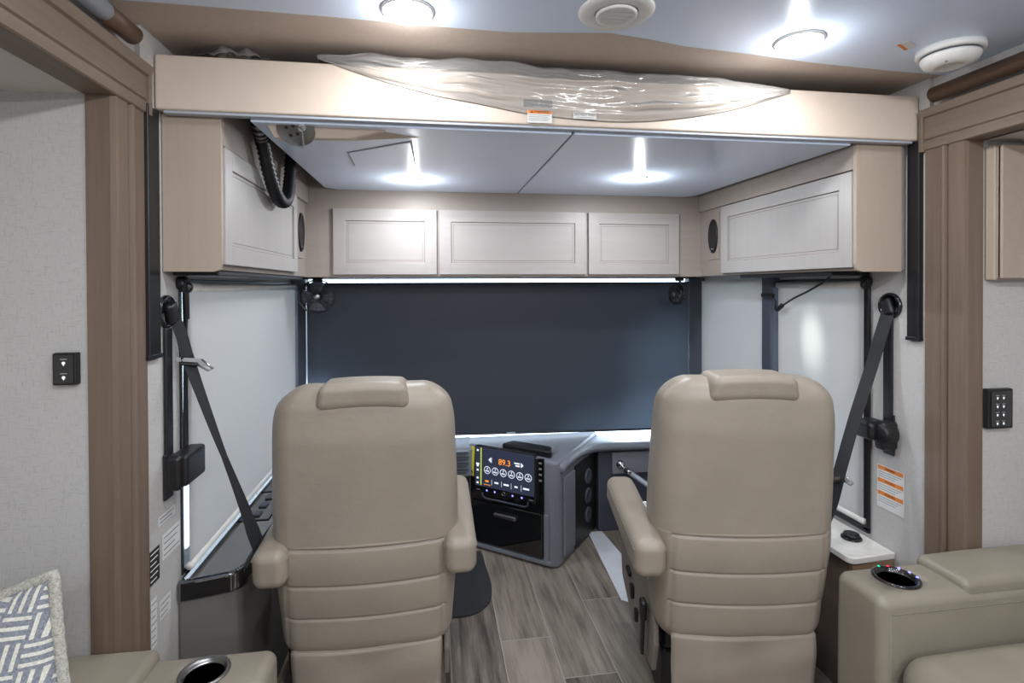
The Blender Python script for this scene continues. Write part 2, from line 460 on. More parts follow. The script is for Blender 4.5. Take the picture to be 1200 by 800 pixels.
# black vertical rails of the drop-down bed
def rail(x0, x1, y0, y1, label):
    t = thing('bed_lift_rail', label, 'rail', ((x0 + x1) / 2, (y0 + y1) / 2, 1.27))
    cx, cy = t.location.x, t.location.y
    B().box(x0 - cx, x1 - cx, y0 - cy, y1 - cy, 0, .655, .003).done('channel', 'black', t)
    B().box(x0 - cx - .004, x1 - cx + .004, y0 - cy - .003, y0 - cy + .010, 0, .655, .002).done('lip', 'black', t)
    B().box(x0 - cx - .003, x1 - cx + .003, y0 - cy - .004, y1 - cy + .003, -.008, .004, .002).done('end_cap', 'black', t)
rail(XL + .001, XL + .012, 1.507, 1.572, 'black vertical metal rail beside the left brown upright')
rail(XR - .014, XR - .001, 1.556, 1.602, 'black vertical metal rail beside the right brown upright')

# ------------------------------------------------------------------ drop-down bed over the cab
bed = thing('drop_down_bed', 'white underside of raised drop-down bed behind cream fascia beam', 'bed', (.4425, 2.1, 1.915))
bc = bed.location
def L(o): # world-built child of bed
    o.location = -bc; return o
L(B().box(XL + .002, XR - .003, 1.567, 1.600, 1.930, 2.078, .006, seg=3).done('fascia', 'beam', bed))
L(B().box(XL + .02, XR - .02, 1.574, 1.598, 1.922, 1.931, .002).done('fascia_edge', 'lgrey', bed, label='grey bottom edge strip'))
pan = B()
pan.prism([(-.50, 1.60), (.431, 1.60), (.431, 2.66), (-.44, 2.66), (-.49, 2.61)], 1.915, 1.935, 'Z', .004)
pan.prism([(.438, 1.60), (1.39, 1.60), (1.365, 2.61), (1.32, 2.66), (.438, 2.66)], 1.915, 1.935, 'Z', .004)
L(pan.done('underside_panel', 'bedpan', bed))
L(B().box(.431, .438, 1.6, 2.655, 1.919, 1.93).done('seam_strip', 'inkg', bed))
L(B().box(-.47, 1.34, 1.602, 2.62, 1.936, 2.075, .01).done('bed_frame', 'dgrey', bed))
L(B().box(.275, .362, 1.5645, 1.569, 1.982, 2.004, .002).done('label_slot_plate', 'dgrey', bed))  # flat grey plate standing for a recessed label slot
# hatch in the panel
hp = [(-.279, 1.915), (-.062, 1.745), (-.058, 2.064), (-.283, 2.115)]
hc = (sum(p[0] for p in hp) / 4, sum(p[1] for p in hp) / 4)
big = [(hc[0] + (p[0] - hc[0]) * 1.04, hc[1] + (p[1] - hc[1]) * 1.04) for p in hp]
L(B().prism(big, 1.9135, 1.9165, 'Z').done('hatch_gap', 'inkg', bed))
L(B().prism(hp, 1.911, 1.9165, 'Z', .0015).done('hatch', 'bedpan', bed, label='white access hatch'))
# round steel plate on a cream sloped wedge
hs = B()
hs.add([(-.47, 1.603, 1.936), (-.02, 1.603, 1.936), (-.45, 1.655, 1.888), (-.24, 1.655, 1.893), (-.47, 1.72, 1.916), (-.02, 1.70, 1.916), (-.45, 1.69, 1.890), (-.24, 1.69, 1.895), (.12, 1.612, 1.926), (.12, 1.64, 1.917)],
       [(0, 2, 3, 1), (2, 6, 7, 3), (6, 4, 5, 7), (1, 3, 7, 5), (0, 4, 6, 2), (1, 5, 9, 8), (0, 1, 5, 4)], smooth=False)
L(hs.done('cream_wedge', 'beam', bed, label='cream sloped wedge'))
nrm = Vector((0, -.048, -.052)).normalized()
PX = frame((-.385, 1.6335, 1.9065), (1, 0, 0), Vector((0, -.052, .048)))
X = PX
pl = B().lathe([(0, 0), (.05, 0), (.053, .001), (.053, .003), (.050, .005), (0, .005)], X, n=40).done('mounting_plate', 'steel', bed); L(pl)
for (dx, dy) in ((-.024, .010), (-.004, .016), (-.016, -.016), (.004, -.010)):
    B().cyl(PX @ Vector((dx, dy, .0045)), PX @ Vector((dx, dy, .0065)), .005, n=12).done('slot', 'black', pl)
B().lathe([(0, .012), (.010, .012), (.014, .008), (.012, .004), (.0, .004)], PX @ Matrix.Translation((.020, .012, 0))).done('latch_knob', 'chrome', pl)
B().tube(bez([PX @ Vector(q) for q in ((.020, .006, .010), (.018, -.030, .014), (.012, -.052, .012))]), .0022).done('pull_tab', 'chrome', pl)

# labels on the fascia
def flat_label(name, w, h, X, mat, label, cat, rows):
    t = thing(name, label, cat); t.matrix_world = X
    B().box(-w / 2, w / 2, -h / 2, h / 2, 0, .0006).done('backing', mat, t)
    for (x0, x1, y0, y1, m) in rows: B().box(x0, x1, y0, y1, .0006, .0010).done('print', m, t)
    return t
X = frame((.322, 1.5615, 1.953), (1, 0, 0), (0, 0, 1))
rows = [(-.036, .036, .008, .018, 'orange')]
for i in range(4): rows.append((-.034 , .030 - .006 * (i % 2), .003 - i * .005, .0045 - i * .005, 'inkg'))
t = flat_label('warning_label', .074, .038, X, 'label', 'white label with an orange WARNING band on the cream beam', 'label', rows)
text_mesh('lettering', 'WARNING', .0095, Matrix.Translation((.004, .013, .0011)), 'ink', t)
B().prism([(-.028, .010), (-.020, .010), (-.024, .0165)], .0010, .0014, 'Z').done('triangle', 'ink', t)
X = frame((.460, 1.5605, 1.962), (1, 0, 0), (0, 0, 1))
t = flat_label('notice_label', .072, .022, X, 'label', 'small white DO NOT PULL label right of the warning label', 'label', [(-.026, .026, -.007, -.0055, 'inkg')])
text_mesh('lettering', 'DO NOT PULL', .0098, Matrix.Translation((0, .0015, .0008)), 'ink', t)

# clear wrap hanging over the beam
from mathutils import noise as mn
def film():
    top = [(-.312, 2.095), (-.17, 2.098), (0, 2.10), (.14, 2.103), (.30, 2.094), (.50, 2.097), (.63, 2.094), (.74, 2.096), (.85, 2.092), (.97, 2.086), (1.142, 2.072)]
    bot = [(-.312, 2.088), (-.17, 2.044), (0, 2.003), (.14, 1.982), (.30, 1.958), (.50, 1.947), (.63, 1.950), (.74, 1.962), (.85, 1.980), (.97, 2.008), (1.142, 2.063)]
    T = bez([(a, 0, c) for a, c in top], 18); Bt = bez([(a, 0, c) for a, c in bot], 18)
    nu, nv = len(T), 26; vs, fs = [], []
    for i in range(nu):
        u = i / (nu - 1); env = math.sin(PI * u) ** .5
        for j in range(nv + 6):
            v = (j - 6) / (nv - 1)
            if v < 0:     # folded back over the top of the beam
                p = T[i]; vs.append((p.x, p.y + 1.5645 - v * .22, p.z + .004 * math.sin(u * 40 + v * 9) + .003)); continue
            p = T[i].lerp(Bt[i], v)
            bulge = .055 * v ** .6 * (1 - v) ** 1.3 * env
            fold = .009 * math.sin(15 * v + 6 * u + 1.5 * math.sin(5 * u)) + .004 * math.sin(34 * v * (1 - .4 * u) + 13 * u) + .010 * mn.noise(Vector((p.x * 7 + v * 3, v * 5 - p.x * 3, 1.3))) + .005 * mn.noise(Vector((p.x * 22 + v * 5, v * 16, 7.7)))
            vs.append((p.x, 1.5645 - bulge - abs(fold) * .8 * env * min(1, 3 * (1 - v) + .05), p.z + (1 - v) * (.004 + .016 * max(0, mn.noise(Vector((p.x * 9, 3.1, .4)))))))
    n = nv + 6
    for i in range(nu - 1):
        for j in range(n - 1): fs.append((i * n + j, (i + 1) * n + j, (i + 1) * n + j + 1, i * n + j + 1))
    o = B().add(vs, fs, smooth=True).done('plastic_wrap', 'film'); tag(o, 'crumpled clear plastic wrap draped over the cream beam', 'plastic wrap')
    so = o.modifiers.new('t', 'SOLIDIFY'); so.thickness = .0006
film()
vs, fs = [], []
for i in range(24):
    for j in range(10):
        u, v = i / 23, j / 9
        vs.append((-.64 + .20 * u, 1.575 + .05 * v, 2.082 + .034 * math.sin(PI * u) * math.sin(PI * (v * .8 + .1)) * (1 + .35 * math.sin(17 * u + 5 * v)) + .003 * math.sin(40 * u)))
for i in range(23):
    for j in range(9): fs.append((i * 10 + j, i * 10 + 10 + j, i * 10 + 11 + j, i * 10 + 1 + j))
o = tag(B().add(vs, fs, smooth=True).done('plastic_wrap', 'film'), 'small crumpled clear plastic scrap on left end of the beam', 'plastic wrap')
so = o.modifiers.new('t', 'SOLIDIFY'); so.thickness = .0006

# ------------------------------------------------------------------ overhead cabinets
def panel_door(parent, X, w, h, mat, fr=.055):
    """frame-and-panel door, local x right, y up, z out of the face"""
    b = B(); T = .018
    b.box(-w / 2, w / 2, -h / 2, h / 2, 0, T - .006, .002)
    for a in ((-w / 2, -w / 2 + fr, -h / 2, h / 2), (w / 2 - fr, w / 2, -h / 2, h / 2), (-w / 2 + fr - .001, w / 2 - fr + .001, -h / 2, -h / 2 + fr), (-w / 2 + fr - .001, w / 2 - fr + .001, h / 2 - fr, h / 2)):
        b.box(a[0], a[1], a[2], a[3], .004, T, .0015)
    o = b.done('door', mat, parent); o.matrix_local = X
    g = B(); i0, i1 = w / 2 - fr, h / 2 - fr
    for k, dd in ((0, .002), (.011, .0015)):
        a, c = i0 - k, i1 - k
        g.box(-a, a, c - dd, c, T - .0066, T - .0052); g.box(-a, a, -c, -c + dd, T - .0066, T - .0052)
        g.box(-a, -a + dd, -c, c, T - .0066, T - .0052); g.box(a - dd, a, -c, c, T - .0066, T - .0052)
    g.done('groove', 'glaze', o)
    return o
def speaker(parent, X, r1, r2):
    b = B(); b.box(-.05, .05, -.118, .118, 0, .004, .001)
    o = b.done('speaker_plate', 'cabface', parent); o.matrix_local = X
    g = B(); n = 40; prof = [(1.0, .004), (1.0, .010), (.94, .013), (.90, .010), (0, .012)]
    vs = [(r1 * a * math.cos(2 * PI * i / n), r2 * a * math.sin(2 * PI * i / n), z) for i in range(n) for a, z in prof]
    k = len(prof); fs = [(i * k + j, ((i + 1) % n) * k + j, ((i + 1) % n) * k + j + 1, i * k + j + 1) for i in range(n) for j in range(k - 1)]
    g.add(vs, fs, smooth=True); s = g.done('speaker_grille', 'black', o)
    B().box(-.012, .012, -.068, -.062, .0112, .0125, .0004).done('badge', 'chrome', s)

# left overhead cabinet
cl = thing('overhead_cabinet', 'beige overhead cabinet above the left window, grey panelled door', 'cabinet', (XL, 2.1, 1.49))
def K(o, root): o.location = Vector(o.location) - root.location; return o
K(B().prism([(XL + .002, 1.52), (XL + .002, 2.07), (-.578, 2.07), (-.578, 1.52), (-.584, 1.500), (-.60, 1.494), (XL + .002, 1.494)][::-1], 1.605, 1.62, 'Y', .001).done('end_panel', 'cabwood', cl), cl)
K(B().box(XL + .002, -.591, 1.62, 2.675, 1.500, 2.07).done('body', 'cabface', cl), cl)
K(B().box(-.592, -.577, 1.621, 2.675, 1.850, 2.07, .001).done('filler_board', 'cabface', cl), cl)
K(B().box(XL + .01, -.60, 1.64, 2.66, 1.484, 1.500, .003).done('valance', 'black', cl, label='black shade valance under the cabinet'), cl)
panel_door(cl, Matrix.Translation(-cl.location) @ frame((-.591, 2.035, 1.681), (0, 1, 0), (0, 0, 1)), .825, .332, 'doorY')
speaker(cl, Matrix.Translation(-cl.location) @ frame((-.591, 2.560, 1.70), (0, 1, 0), (0, 0, 1)), .046, .088)
# right overhead cabinet
cr = thing('overhead_cabinet', 'beige overhead cabinet above the right window, grey panelled door', 'cabinet', (XR, 2.1, 1.49))
K(B().prism([(XR - .030, 1.494), (XR - .030, 2.07), (1.414, 2.07), (1.414, 1.52), (1.420, 1.500), (1.436, 1.494)], 1.605, 1.62, 'Y', .001).done('end_panel', 'cabwood', cr), cr)
K(B().box(1.428, XR - .002, 1.62, 2.675, 1.500, 2.07).done('body', 'cabface', cr), cr)
K(B().box(1.414, 1.430, 1.621, 2.675, 1.840, 2.07, .001).done('filler_board', 'cabface', cr), cr)
K(B().box(1.45, XR - .01, 1.76, 2.35, 1.484, 1.500, .003).done('valance', 'black', cr, label='black shade valance under the cabinet'), cr)
panel_door(cr, Matrix.Translation(-cr.location) @ frame((1.428, 2.035, 1.672), (0, -1, 0), (0, 0, 1)), .825, .325, 'doorY')
speaker(cr, Matrix.Translation(-cr.location) @ frame((1.428, 2.540, 1.70), (0, -1, 0), (0, 0, 1)), .042, .086)
# front row
cf = thing('overhead_cabinet', 'wide greige cabinet above the windshield with three panelled doors', 'cabinet', (.42, 2.68, 1.49))
K(B().box(-.600, 1.436, 2.676, 3.02, 1.497, 2.12, .002).done('body', 'cabface', cf), cf)
for x0, x1 in ((-.462, .030), (.043, .789), (.803, 1.297)):
    panel_door(cf, Matrix.Translation(-cf.location) @ frame(((x0 + x1) / 2, 2.678, 1.668), (1, 0, 0), (0, 0, 1)), x1 - x0, .318, 'door', .058)
# cabinet inside the right slide-out
c4 = thing('wall_cabinet', 'beige cabinet on the right slide-out wall, cut by the photo edge', 'cabinet', (1.9, SR, 1.46))
K(B().box(1.687, 2.25, SR - .03, SR, 1.463, 1.872, .003).done('body', 'cabwood', c4), c4)
panel_door(c4, Matrix.Translation(-c4.location) @ frame((1.688 + .28, SR - .03, 1.668), (1, 0, 0), (0, 0, 1)), .55, .40, 'cabwood', .075)

# black corrugated hose
pts = bez([(-.535, 1.76, 2.02), (-.537, 1.81, 1.955), (-.54, 1.86, 1.915), (-.54, 1.91, 1.85), (-.54, 1.975, 1.795), (-.54, 2.05, 1.765), (-.54, 2.125, 1.775), (-.54, 2.17, 1.82), (-.54, 2.19, 1.88), (-.538, 2.20, 1.96), (-.536, 2.20, 2.05)], 9)
t = thing('cable_conduit', 'black ribbed cable loop hanging beside the left overhead cabinet', 'cable', (-.54, 2.0, 1.9))
K(B().tube(pts, .019, rib=.28, n=12).done('ribbed_hose', 'black', t), t)
K(B().tube(pts[6:16], .0215, n=12).done('clip_band', 'steel', t), t)

# ------------------------------------------------------------------ windows and shades
def window(n, x, y0, y1, z0, z1, side):
    t = struct(thing(f'window_{n}', '', 'window', (x, (y0 + y1) / 2, z0))); del t['label']; del t['category']
    o = -side; c = t.location
    d = .012
    b = B()
    xs = sorted((x + side * .045, x + o * .004))
    f = .014
    b.box(xs[0], xs[1], y0, y0 + f, z0, z1, .002); b.box(xs[0], xs[1], y1 - f, y1, z0, z1, .002)
    b.box(xs[0], xs[1], y0 + f, y1 - f, z0, z0 + f, .002); b.box(xs[0], xs[1], y0 + f, y1 - f, z1 - f, z1, .002)
    K(b.done('frame', 'black', t), t)
    xs = sorted((x + side * .030, x + side * .034))
    K(B().box(xs[0], xs[1], y0 + f * .5, y1 - f * .5, z0 + f * .5, z1 - f * .5).done('pane', 'glass', t), t)
    return t
window(1, XL, 1.70, 3.0, .600, 1.475, -1)
window(2, XR, 1.79, 2.285, .545, 1.475, 1)
window(3, XR, 2.36, 3.0, .545, 1.475, 1)
t = struct(thing('window_4', '', '', (.44, 3.12, .47))); del t['label']; del t['category']
b = B(); b.box(-.70, 1.585, 3.105, 3.135, .47, .49, .003); b.box(-.70, 1.585, 3.105, 3.135, 1.493, 1.5, .002)
b.box(-.70, -.685, 3.105, 3.135, .47, 1.5, .003); b.box(1.57, 1.585, 3.105, 3.135, .47, 1.5, .003)
K(b.done('frame', 'dgrey', t), t)
K(B().box(-.69, 1.575, 3.118, 3.123, .48, 1.495).done('pane', 'glass', t), t)

def roller(label, x, y0, y1, z0, z1, group=None, roll=True, mat='shade_w'):
    t = thing('roller_shade', label, 'shade', (x, (y0 + y1) / 2, z1)); c = t.location
    w = (y1 - y0) / 2
    B().box(-.0008, .0008, -w + .004, w - .004, z0 - z1, 0).done('fabric', mat, t)
    B().tube([(0, -w, z0 - z1), (0, w, z0 - z1)], .011, n=14).done('hem_tube', 'tube', t)
    if roll:
        B().tube([(0, -w, .0), (0, w, .0)], .014, n=14).done('roller_tube', 'tube', t)
        B().cyl((0, -w - .010, 0), (0, -w + .004, 0), .017).done('bracket', 'black', t)
    return t
roller('large white shade pulled down over the left side window', XL + .022, 1.702, 2.968, .625, 1.450)
roller('narrow white shade over the right window beside the seat belt', XR - .022, 1.772, 2.275, .566, 1.450)
roller('white shade over the front right window next to the windshield', XR - .022, 2.375, 2.985, .56, 1.478, roll=False)
# guide channels: black strips at the near edges of the side shades
b = B(); pts = bez([(XL + .020, 1.700, 1.478), (XL + .024, 1.690, 1.44), (XL + .016, 1.712, 1.30), (XL + .014, 1.712, 1.1), (XL + .016, 1.700, .98), (XL + .012, 1.700, .93)])
b.strap(pts, .026, .008, lambda t: (0, 1, 0)); t = thing('shade_cord_channel', 'black shade channel left of the big left window shade', 'channel', (XL, 1.71, .93))
K(b.done('strip', 'black', t), t)
K(B().cyl((XL + .002, 1.700, .945), (XL + .022, 1.700, .945), .020).done('end_pulley', 'black', t), t)
K(B().cyl((XL + .002, 1.695, 1.462), (XL + .026, 1.695, 1.462), .020).done('top_pulley', 'black', t), t)
t = thing('shade_cord_channel', 'thin black channel at near edge of the narrow right shade', 'channel', (XR, 1.77, .55))
K(B().box(XR - .014, XR - .002, 1.762, 1.790, .53, 1.47, .004).done('strip', 'black', t), t)
K(B().cyl((XR - .028, 1.775, 1.462), (XR - .002, 1.775, 1.462), .022).done('top_pulley', 'black', t), t)
struct(B().box(XR - .014, XR - .001, 1.762, 2.30, .522, .545, .004).done('trim_7', 'black'))
struct(B().box(XL + .001, XL + .020, 1.72, 2.98, .578, .598, .004).done('trim_8', 'black'))
# pillars
struct(B().box(XR - .05, XR - .001, 2.283, 2.362, .50, 1.495, .010).done('trim_9', 'dgrey'))
struct(B().prism([(-.732, 2.985), (-.700, 2.985), (-.672, 3.03), (-.668, 3.10), (-.732, 3.10)], .50, 1.495, 'Z', .004).done('trim_10', 'dgrey'))
struct(B().prism([(1.617, 2.985), (1.600, 2.985), (1.545, 3.045), (1.545, 3.10), (1.617, 3.10)], .50, 1.495, 'Z', .004).done('trim_11', 'dgrey'))

# windshield shade
t = thing('windshield_shade', 'huge charcoal roller shade covering the windshield', 'shade', (.45, 3.04, 1.476))
vs, fs = [], []; n = 60
for i in range(n + 1):
    x = -.668 + (1.545 + .668) * i / n
    zb = .628 - .042 * (i / n); y = 3.045 - .012 * math.sin(PI * i / n)
    for k in range(13):
        z = 1.470 + (zb - 1.470) * k / 12; vs.append((x, y + .003 * math.sin(PI * k / 12), z))
for i in range(n):
    for k in range(12): fs.append((i * 13 + k, i * 13 + 13 + k, i * 13 + 14 + k, i * 13 + 1 + k))
b = B(); b.add(vs, fs, smooth=True); K(b.done('fabric', 'shade_b', t), t)
K(B().tube([(-.668 + 2.213 * i / 20, 3.045 - .012 * math.sin(PI * i / 20), .628 - .042 * i / 20) for i in range(21)], .006).done('hem_bar', 'black', t), t)
K(B().tube([(-.668, 3.062, 1.462), (1.545, 3.062, 1.462)], .012).done('roller_tube', 'dgrey', t), t)
K(B().box(.425, .475, 3.026, 3.030, .606, .614, .001).done('pull_tab', 'lgrey', t), t)

# fans
def fan(name, label, loc, rz, tilt=0, R=.078):
    t = thing(name, label, 'fan', loc, rz)
    b = B()
    b.cyl((0, 0, 0), (0, 0, -.022), .024); b.tube([(0, 0, -.015), (0, .012, -.045), (0, .012, -.085)], .007)
    b.done('bracket', 'black', t)
    X = Matrix.Translation((0, -.012, -.095)) @ Matrix.Rotation(tilt, 4, 'X') @ Matrix.Rotation(PI / 2, 4, 'X')
    c = B()
    for rr, zz in ((R, 0), (R, .018), (R * .97, -.012), (R * .66, .026), (R * .33, .030), (R * .6, -.022)):
        c.tube([X @ Vector((rr * math.cos(2 * PI * i / 36), rr * math.sin(2 * PI * i / 36), zz)) for i in range(36)], .0016 if rr < R else .0028, n=6, closed=True)
    for i in range(20):
        a = 2 * PI * i / 20; u = Vector((math.cos(a), math.sin(a), 0))
        c.tube([X @ (u * .016 + Vector((0, 0, .030))), X @ (u * R * .7 + Vector((0, 0, .026))), X @ (u * R + Vector((0, 0, .012))), X @ (u * R + Vector((0, 0, -.006))), X @ (u * R * .6 + Vector((0, 0, -.022))), X @ (u * .018 + Vector((0, 0, -.026)))], .0011, n=5)
    c.done('guard', 'black', t)
    h = B(); h.lathe([(0, .034), (.012, .034), (.016, .031), (.016, .026), (0, .026)], X); h.done('hub_cap', 'steel', t)
    h = B(); h.lathe([(0, -.055), (.018, -.052), (.022, -.03), (.020, -.012), (0, -.012)], X); h.done('motor', 'black', t)
    for k in range(4):
        a0 = PI / 2 * k; vs = []; fs = []
        for i in range(6):
            for j in range(6):
                r = .014 + (R - .022) * i / 5; a = a0 + (j / 5 - .5) * 1.05; vs.append(X @ Vector((r * math.cos(a), r * math.sin(a), .008 - (j / 5) * .016 + .012)))
        for i in range(5):
            for j in range(5): fs.append((i * 6 + j, i * 6 + 6 + j, i * 6 + 7 + j, i * 6 + 1 + j))
        o = B().add(vs, fs, smooth=True).done('blade', 'dgrey', t); so = o.modifiers.new('t', 'SOLIDIFY'); so.thickness = .0015
fan('cage_fan', 'small black cage fan at top left corner of the windshield', (-.560, 2.79, 1.497), math.radians(6), R=.084)
fan('cage_fan', 'small black cage fan at top right corner, turned almost edge-on', (1.375, 2.82, 1.497), math.radians(-78), R=.055)

# cable and bracket at the right window
t = thing('dangling_cable', 'thin black cable with plug hanging across the narrow right shade', 'cable', (1.57, 2.1, 1.4))
K(B().tube(bez([(1.57, 1.90, 1.492), (1.570, 1.95, 1.462), (1.570, 2.04, 1.424), (1.57, 2.12, 1.396), (1.57, 2.19, 1.365), (1.57, 2.215, 1.352)]), .0042).done('wire', 'black', t), t)
K(B().cyl((1.57, 2.205, 1.360), (1.57, 2.245, 1.335), .010).done('plug', 'black', t), t)
K(B().box(1.545, 1.567, 2.25, 2.33, 1.395, 1.412, .003).done('clip', 'black', t), t)
K(B().tube([(1.562, 2.262, 1.40), (1.562, 2.24, 1.37), (1.565, 2.25, 1.34)], .004).done('clip_arm', 'black', t), t)

# ------------------------------------------------------------------ seat belts
def belt(side, label):
    s = -side  # into the room
    X0 = XL if side < 0 else XR
    yr = 1.620 if side < 0 else 1.679
    zt = 1.383 if side < 0 else 1.375
    t = thing('seat_belt', label, 'seat belt', (X0, yr, .86)); kk = lambda o: K(o, t)
    R = frame((X0 + s * .001, yr, zt), (0, 1, 0), (0, 0, 1))
    if side > 0: R = frame((X0 + s * .001, yr, zt), (0, -1, 0), (0, 0, 1))
    b = B(); n = 40; prof = [(1, 0), (1, .004), (.93, .010), (.78, .008), (.70, .003), (0, .003)]
    rx, rz = .048, .047
    vs = [(rx * a * math.cos(2 * PI * i / n), rz * a * math.sin(2 * PI * i / n), z) for i in range(n) for a, z in prof]; k = len(prof)
    b.add(vs, [(i * k + j, ((i + 1) % n) * k + j, ((i + 1) % n) * k + j + 1, i * k + j + 1) for i in range(n) for j in range(k - 1)], None, R, True)
    kk(b.done('anchor_ring', 'gloss', t))
    b = B(); b.rbox((.046, .062, .022), .010, (0, -.004, .016), (2, 2, 1), X=R @ Matrix.Rotation(.35, 4, 'Z')); kk(b.done('guide_cap', 'black', t))
    # cover strip down to the retractor
    yc = 1.618 if side < 0 else 1.683
    kk(B().box(*sorted((X0 + s * .002, X0 + s * .012)), yc - .018, yc + .018, .95, zt - .045, .003).done('belt_cover', 'black', t))
    kk(B().box(*sorted((X0 + s * .002, X0 + s * .010)), yc - .026, yc + .020, .845 if side > 0 else .862, .99, .003).done('retractor_plate', 'black', t))
    b = B()
    if side < 0:
        b.rbox((.052, .125, .088), .010, (X0 + .036, yc + .045, .940), (2, 3, 2)); b.rbox((.044, .050, .098), .014, (X0 + .026, yc - .004, .936), (2, 2, 2))
    else:
        b.rbox((.085, .085, .066), .018, (X0 - .050, yc + .026, .932), (3, 2, 2)); b.cyl((X0 - .012, yc - .020, .927), (X0 - .068, yc - .020, .927), .038)
        b.rbox((.062, .044, .100), .012, (X0 - .034, yc - .020, .920), (2, 2, 2))
    kk(b.done('retractor_housing', 'black', t))
    # webbing down to the seat
    if side < 0:
        pts = bez([(X0 + .020, 1.632, 1.362), (X0 + .030, 1.650, 1.31), (X0 + .038, 1.66, 1.255), (X0 + .045, 1.665, 1.225), (-.625, 1.675, 1.02), (-.565, 1.69, .83), (-.522, 1.705, .68), (-.50, 1.72, .60)], 6)
        wf = lambda t: .036 - .020 * max(0, 1 - abs(t - .62) / .22) if t < .8 else .036 + .01 * (t - .8)
        wd = lambda t: (.4 + .6 * t, 1 - .75 * t, .15)
        tp, tn = (X0 + .044, 1.663, 1.236), (1, .25, -.12)
    else:
        pts = bez([(X0 - .018, 1.670, 1.360), (X0 - .040, 1.680, 1.27), (1.552, 1.695, 1.15), (1.495, 1.70, .98), (1.436, 1.70, .795), (1.405, 1.71, .66), (1.37, 1.73, .55)], 6)
        wf = lambda t: .040
        wd = lambda t: (.55, -.83, .1)
        tp, tn = (1.426, 1.700, .760), (1, .1, -.05)
    kk(B().strap(pts, wf, .0022, wd).done('webbing', 'blackfab', t))
    # tongue
    X = frame(tp, tn, (0, 0, 1))
    b = B()
    b.rbox((.050, .020, .010), .004, (0, 0, -.006), (2, 1, 1), X=X @ Matrix.Rotation(PI / 2, 4, 'X') @ Matrix.Translation((0, 0, .012)))
    g = kk(b.done('tongue_grip', 'black', t))
    c = B()
    loop = [(-.034, .012), (.034, .012), (.040, .004), (.050, -.010), (.030, -.010), (.020, .000), (-.034, .000)]
    c.prism(loop, .004, .008, 'Z', .001, X=X); c.tube([X @ Vector(p) for p in ((.030, .010, .006), (.062, -.016, .006), (.050, -.022, .006), (.020, -.006, .006))], .003)
    kk(c.done('tongue', 'chrome', t))
belt(-1, 'black seat belt with chrome tongue on the left wall')
belt(1, 'black seat belt with round anchor on the right wall')

